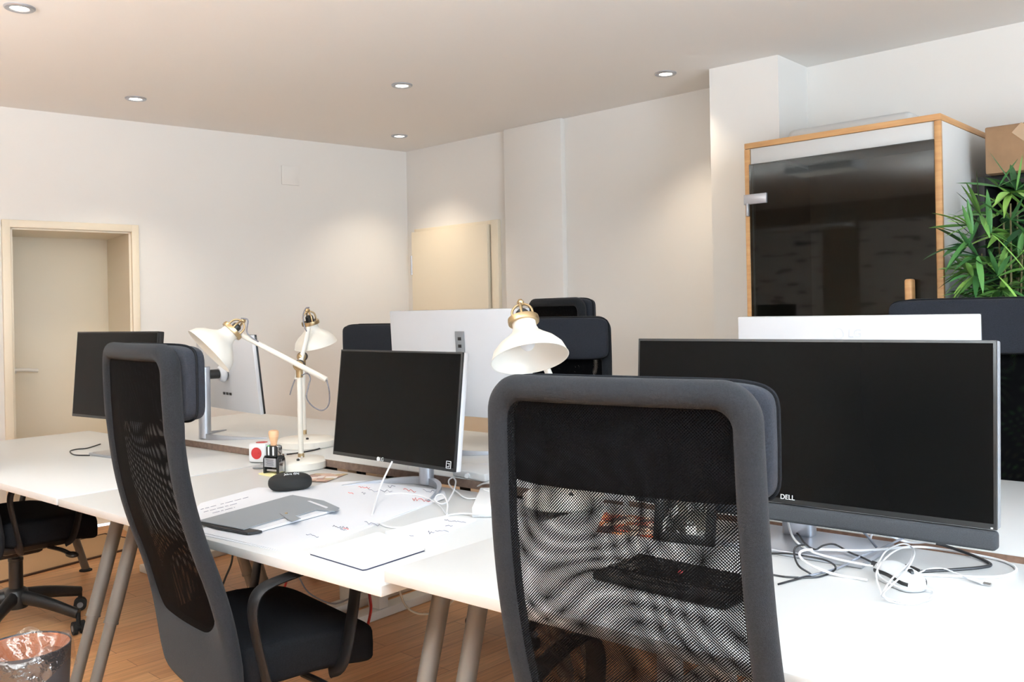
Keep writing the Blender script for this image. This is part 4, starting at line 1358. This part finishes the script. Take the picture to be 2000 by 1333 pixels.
hang('black cable drooping between the desk legs at left', ((455, 1070, 3.1), (452, 1100, 3.1), (440, 1130, 3.1), (425, 1170, 3.1)), .0036, 'black_cord', GU)

# ------------------------------------------------------------------ mat, bin
a0, a1 = at_z(-60, 1156, 0), at_z(250, 1075, 0)
x = (a1 - a0).normalized(); y = Vector((-x.y, x.x, 0))
mt = frame((a0 + a1) / 2 + y * .23, x, y)
t = thing('floor_mat', 'beige woven floor mat with dark border in front of the recessed door', 'mat', mt.translation)
t.rotation_euler = (0, 0, math.atan2(x.y, x.x))
L_ = (a1 - a0).length + .3
MB().box((0, 0, .004), (L_, .44, .008), bevel=.002).build('weave', M['mat'], t)
b = MB()
for sy in (-1, 1): b.box((0, sy * .224, .005), (L_ + .02, .016, .010), bevel=.002)
for sx in (-1, 1): b.box((sx * (L_ / 2 + .002), 0, .005), (.016, .45, .010), bevel=.002)
b.build('border', M['mat_edge'], t)

p = at_y(48, 1262, BIN_Y)
hb = p.z
t = thing('waste_bin', 'dark grey waste bin with copper inside and clear plastic liner', 'waste bin', (p.x, p.y, 0), .4)
R_ = .118
MB().lathe([(R_ * .80, .001), (R_, hb), (R_ - .003, hb), (R_ * .80 - .003, .004), (0, .004), (0, .001)], 48, cap=False).build('bucket', M['bin'], t)
MB().lathe([(R_ - .0035, hb - .004), (R_ * .80 - .0035, .006), (0, .006)], 48, cap=False).build('lining', M['copper'], t, label='copper coloured inside')
fb = MB()
def film(a, c):
    an = 2 * PI * a
    if c < .4:      # outer flap
        k = c / .4
        r = R_ + .004 + .006 * (1 - k) * (1 + .6 * math.sin(an * 7 + 1))
        z = hb + .004 - (1 - k) * (.07 + .03 * math.sin(an * 3))
    else:
        k = (c - .4) / .6
        r = (R_ - .008) * (1 - .9 * k) + .006 * math.sin(an * 9 + k * 4)
        z = hb + .005 - .10 * math.sin(k * PI / 2) + .012 * math.sin(an * 5 + 6 * k)
    return Vector((r * math.cos(an), r * math.sin(an), z))
fb.grid(film, 72, 20, closed_u=True)
fb.build('plastic_liner', M['film'], t, angle=180, label='clear plastic liner')

# ------------------------------------------------------------------ quiet booth
S_A, S_B, N_A, N_B, H_B = 3.18, 4.02, .08, .70, 2.07
mt = frame(sn(0, 0), E_, -N_)                    # local x along the wall, y into the wall, z up
t = thing('phone_booth', 'free-standing white booth with pale wood edges and dark glass door', 'booth', sn((S_A + S_B) / 2, (N_A + N_B) / 2))
t.rotation_euler = (0, 0, FAR)
inv = Matrix.Translation((-(S_A + S_B) / 2, (N_A + N_B) / 2, 0))
w, d_ = S_B - S_A, N_B - N_A
def bb(name, c, size, m, bevel=.002, parent=t, label=None, smooth=True):
    return MB().box(c, size, bevel=bevel).build(name, M[m], parent, smooth=smooth, label=label)
bb('side_panel', (-w / 2 + .014, 0, H_B / 2), (.022, d_ - .012, H_B - .05), 'booth_white')
bb('side_panel', (w / 2 - .014, 0, H_B / 2), (.022, d_ - .012, H_B - .05), 'booth_white')
bb('back_panel', (0, d_ / 2 - .015, H_B / 2), (w - .05, .02, H_B - .06), 'felt')
bb('floor_panel', (0, 0, .04), (w - .05, d_ - .02, .06), 'felt')
ro = MB().box((0, 0, H_B - .0125), (w, d_, .025), bevel=.002); ro.build('roof_panel', M['ply'], t)
for sx in (-1, 1):
    bb('edge_trim', (sx * (w / 2 - .0125), -d_ / 2 + .008, (H_B - .026) / 2), (.025, .018, H_B - .028), 'ply')
bb('header_panel', (0, -d_ / 2 + .012, H_B - .062), (w - .054, .010, .072), 'booth_white')
bb('felt_lining', (-w / 2 + .03, 0, H_B / 2), (.008, d_ - .06, H_B - .12), 'felt', 0)
bb('felt_lining', (w / 2 - .03, 0, H_B / 2), (.008, d_ - .06, H_B - .12), 'felt', 0)
bb('ceiling_lining', (0, 0, H_B - .035), (w - .06, d_ - .04, .012), 'felt', 0)
door = bb('glass_door', (0, -d_ / 2 - .002, 1.001), (w - .05, .008, 1.942), 'glass', 0, smooth=False)
hg = MB().box((-w / 2 + .055, -d_ / 2 - .008, 1.815), (.11, .014, .045), bevel=.002).box((-w / 2 + .016, -d_ / 2 - .006, 1.77), (.012, .02, .06), bevel=.003)
hg.build('hinge', M['alu'], door, label='flat metal hinge')
hg = MB().box((-w / 2 + .055, -d_ / 2 - .008, .3), (.11, .014, .045), bevel=.002)
hg.build('hinge', M['alu'], door)
hd = MB().box((w / 2 - .115, -d_ / 2 - .035, 1.15), (.03, .042, .56), bevel=.008, seg=3)
for z in (.95, 1.35): hd.cyl((w / 2 - .115, -d_ / 2 - .02, z), (w / 2 - .115, -d_ / 2 - .004, z), .008)
hd.build('wooden_handle', M['ply'], door, label='upright wooden handle')
p = sn((S_A + S_B) / 2 - .05, .32)
o = MB().box((0, 0, .04), (.56, .3, .08), bevel=.03, seg=4).build('roof_box', M['booth_white'])
o.location = (p.x, p.y, H_B); o.rotation_euler = (0, 0, FAR)
tag(o, 'low rounded white ventilation box lying on the booth roof', 'vent box')

# ------------------------------------------------------------------ black shelf with its things
S_C, S_D, H_S = 4.045, 5.1, 1.85
t = thing('shelf_unit', 'black open shelf unit against the wall behind the plant', 'shelf', sn((S_C + S_D) / 2, .18))
t.rotation_euler = (0, 0, FAR)
w = S_D - S_C
for x_ in (-w / 2 + .015, 0, w / 2 - .015):
    bb('upright', (x_, 0, H_S / 2), (.03, .34, H_S), 'shelf', parent=t)
for z_ in (.04, .42, .80, 1.16, 1.50, H_S - .02):
    bb('shelf_board', (0, 0, z_), (w - .032, .335, .04), 'shelf', parent=t)
bb('back_panel', (0, .165, H_S / 2), (w - .02, .008, H_S - .02), 'shelf', parent=t)
def on_shelf(name, label, cat, s_, n_, z_, size, m, bevel=.006, tilt=0.0):
    p = sn(s_, n_)
    o = MB().box((0, 0, size[2] / 2), size, bevel=bevel).build(name, M[m])
    o.location = (p.x, p.y, z_); o.rotation_euler = (0, 0, FAR + tilt)
    return tag(o, label, cat)
on_shelf('storage_box', 'grey storage box on the upper shelf behind the bamboo leaves', 'box', 4.38, .20, 1.521, (.30, .26, .28), 'grey_box')
on_shelf('paper_stack', 'white paper stack on the shelf below the grey box', 'paper stack', 4.34, .20, 1.181, (.30, .22, .10), 'paper', .002)
on_shelf('storage_box', 'white storage box on the shelf, low behind the bamboo', 'box', 4.36, .20, .821, (.34, .26, .24), 'white_plastic')
p = sn(4.40, .22)
t = thing('cardboard_box', 'brown cardboard box taped shut on top of the black shelf', 'cardboard box', (p.x, p.y, H_S + .001), FAR + .03)
MB().box((0, 0, .095), (.62, .36, .19), bevel=.006).build('carton', M['card'], t)
tp = MB().box((.02, 0, .1905), (.055, .362, .0012)).box((.02, -.1806, .14), (.055, .0012, .10)).box((-.1, -.1806, .085), (.26, .0012, .05), rot=Matrix.Rotation(.75, 3, 'Y')).box((.1, -.1806, .03), (.4, .0012, .028)).box((.06, -.1806, .17), (.42, .0012, .03))
tp.build('packing_tape', M['tape'], t, smooth=False)

# ------------------------------------------------------------------ artificial bamboo
PL = Vector((1.86, 3.36, 0))
t = thing('bamboo_plant', 'bushy green artificial bamboo in a pot right of the booth', 'plant', PL)
MB().lathe([(.10, .001), (.13, .26), (.132, .28), (.122, .28), (.118, .25), (0, .25)], 40).build('pot', M['pot'], t)
MB().lathe([(.117, .245), (.08, .258), (0, .262)], 32, cap=False).build('soil', M['soil'], t)
r = random.Random(21)
fb = MB()
tone_vals = []
def leaf(base, direction, length, width, droop, tone):
    d = direction.normalized()
    side = d.cross(UP)
    if side.length < .05: side = Vector((1, 0, 0))
    side.normalize()
    side = (side + UP * r.uniform(-.5, .5)).normalized()
    nrm = side.cross(d).normalized()
    for k_ in (.3, .65, 1.0):                    # leaves keep clear of the booth and the shelf
        q_ = PL + base + d * (length * k_) - C1
        s__, n__ = q_.dot(E_), q_.dot(N_)
        if (s__ < 4.035 and n__ < .72) or (s__ > 4.03 and n__ < .37): return
    n = 7
    prev = None
    for i in range(n + 1):
        s_ = i / n
        c = base + d * (length * s_) - UP * (droop * length * s_ * s_)
        wd = width * (math.sin(PI * min(1, s_ * .93 + .05)) ** .8) * (1 - .35 * s_)
        if i == n: wd = .0004
        a = fb.bm.verts.new(c - side * wd); m_ = fb.bm.verts.new(c + nrm * (wd * .28) * -1); b_ = fb.bm.verts.new(c + side * wd)
        if prev:
            f1 = fb.bm.faces.new((prev[0], prev[1], m_, a)); f2 = fb.bm.faces.new((prev[1], prev[2], b_, m_))
            tone_vals.append(tone); tone_vals.append(tone)
        prev = (a, m_, b_)
stems = []
for k in range(18):
    an = r.uniform(0, 2 * PI); rad = r.uniform(.0, .07)
    top = Vector((max(-.04, math.cos(an) * r.uniform(.05, .24)), math.sin(an) * r.uniform(.04, .16), r.uniform(1.35, 1.72)))
    b0 = Vector((math.cos(an) * rad, math.sin(an) * rad, .25))
    mid = (b0 + top) / 2 + Vector((math.cos(an) * -.02, math.sin(an) * -.02, .12))
    pts = catmull([b0, mid, top], 10)
    st = MB().tube(pts, [.007 - .004 * i / 20 for i in range(21)], 8)
    st.build('stem', M['stem'], t)
    for i in range(5, 21):
        if r.random() < .96:
            base = pts[i]
            out = Vector((base.x, base.y, 0))
            nl = r.choice((5, 6, 7, 8))
            a0 = r.uniform(0, 2 * PI)
            bd = Vector((math.cos(a0), math.sin(a0), .25)).normalized()
            tip = base + bd * r.uniform(.03, .12)
            fb_t = tip
            tone = min(1, max(0, r.gauss(.40, .2) + (.28 if i > 16 else 0)))
            for q in range(nl):
                a1 = a0 + r.uniform(-1.25, 1.25)
                leaf(tip, Vector((math.cos(a1), math.sin(a1), r.uniform(-.35, .75))), r.uniform(.10, .18), r.uniform(.011, .0165), r.uniform(.1, .5), min(1, max(0, tone + r.uniform(-.12, .12))))
# the sprays that stand out clear of the bush, towards the booth
for (px, py, dpt, n_, sp) in ((1893, 440, 3.16, 5, -.6), (1900, 462, 3.16, 6, -.5), (1915, 420, 3.2, 6, -.3), (1950, 365, 3.2, 7, .2), (1985, 372, 3.2, 7, .4), (1910, 500, 3.18, 7, -.6), (1900, 540, 3.2, 6, -.5), (1935, 455, 3.15, 6, .1), (1975, 430, 3.15, 7, .1), (1990, 500, 3.15, 7, .1), (1950, 540, 3.15, 7, .0)):
    tip = at_y(px, py, dpt) - PL
    for q in range(n_):
        a1 = r.uniform(-1.1, 1.1)
        dr = Vector((sp + r.uniform(-.5, .5), r.uniform(-.5, .3), r.uniform(-.5, .8)))
        leaf(tip, dr, r.uniform(.11, .18), r.uniform(.010, .015), r.uniform(0, .35), min(1, max(0, r.gauss(.6, .22))))
# split the foliage tone onto a face attribute
me = bpy.data.meshes.new('foliage')
fb.bm.to_mesh(me); fb.bm.free()
at = me.attributes.new('tone', 'FLOAT', 'FACE')
at.data.foreach_set('value', tone_vals)
me.polygons.foreach_set('use_smooth', [True] * len(me.polygons))
me.materials.append(M['leaf'])
o = bpy.data.objects.new('foliage', me); COL.objects.link(o); o.parent = t
bpy.context.view_layer.update()
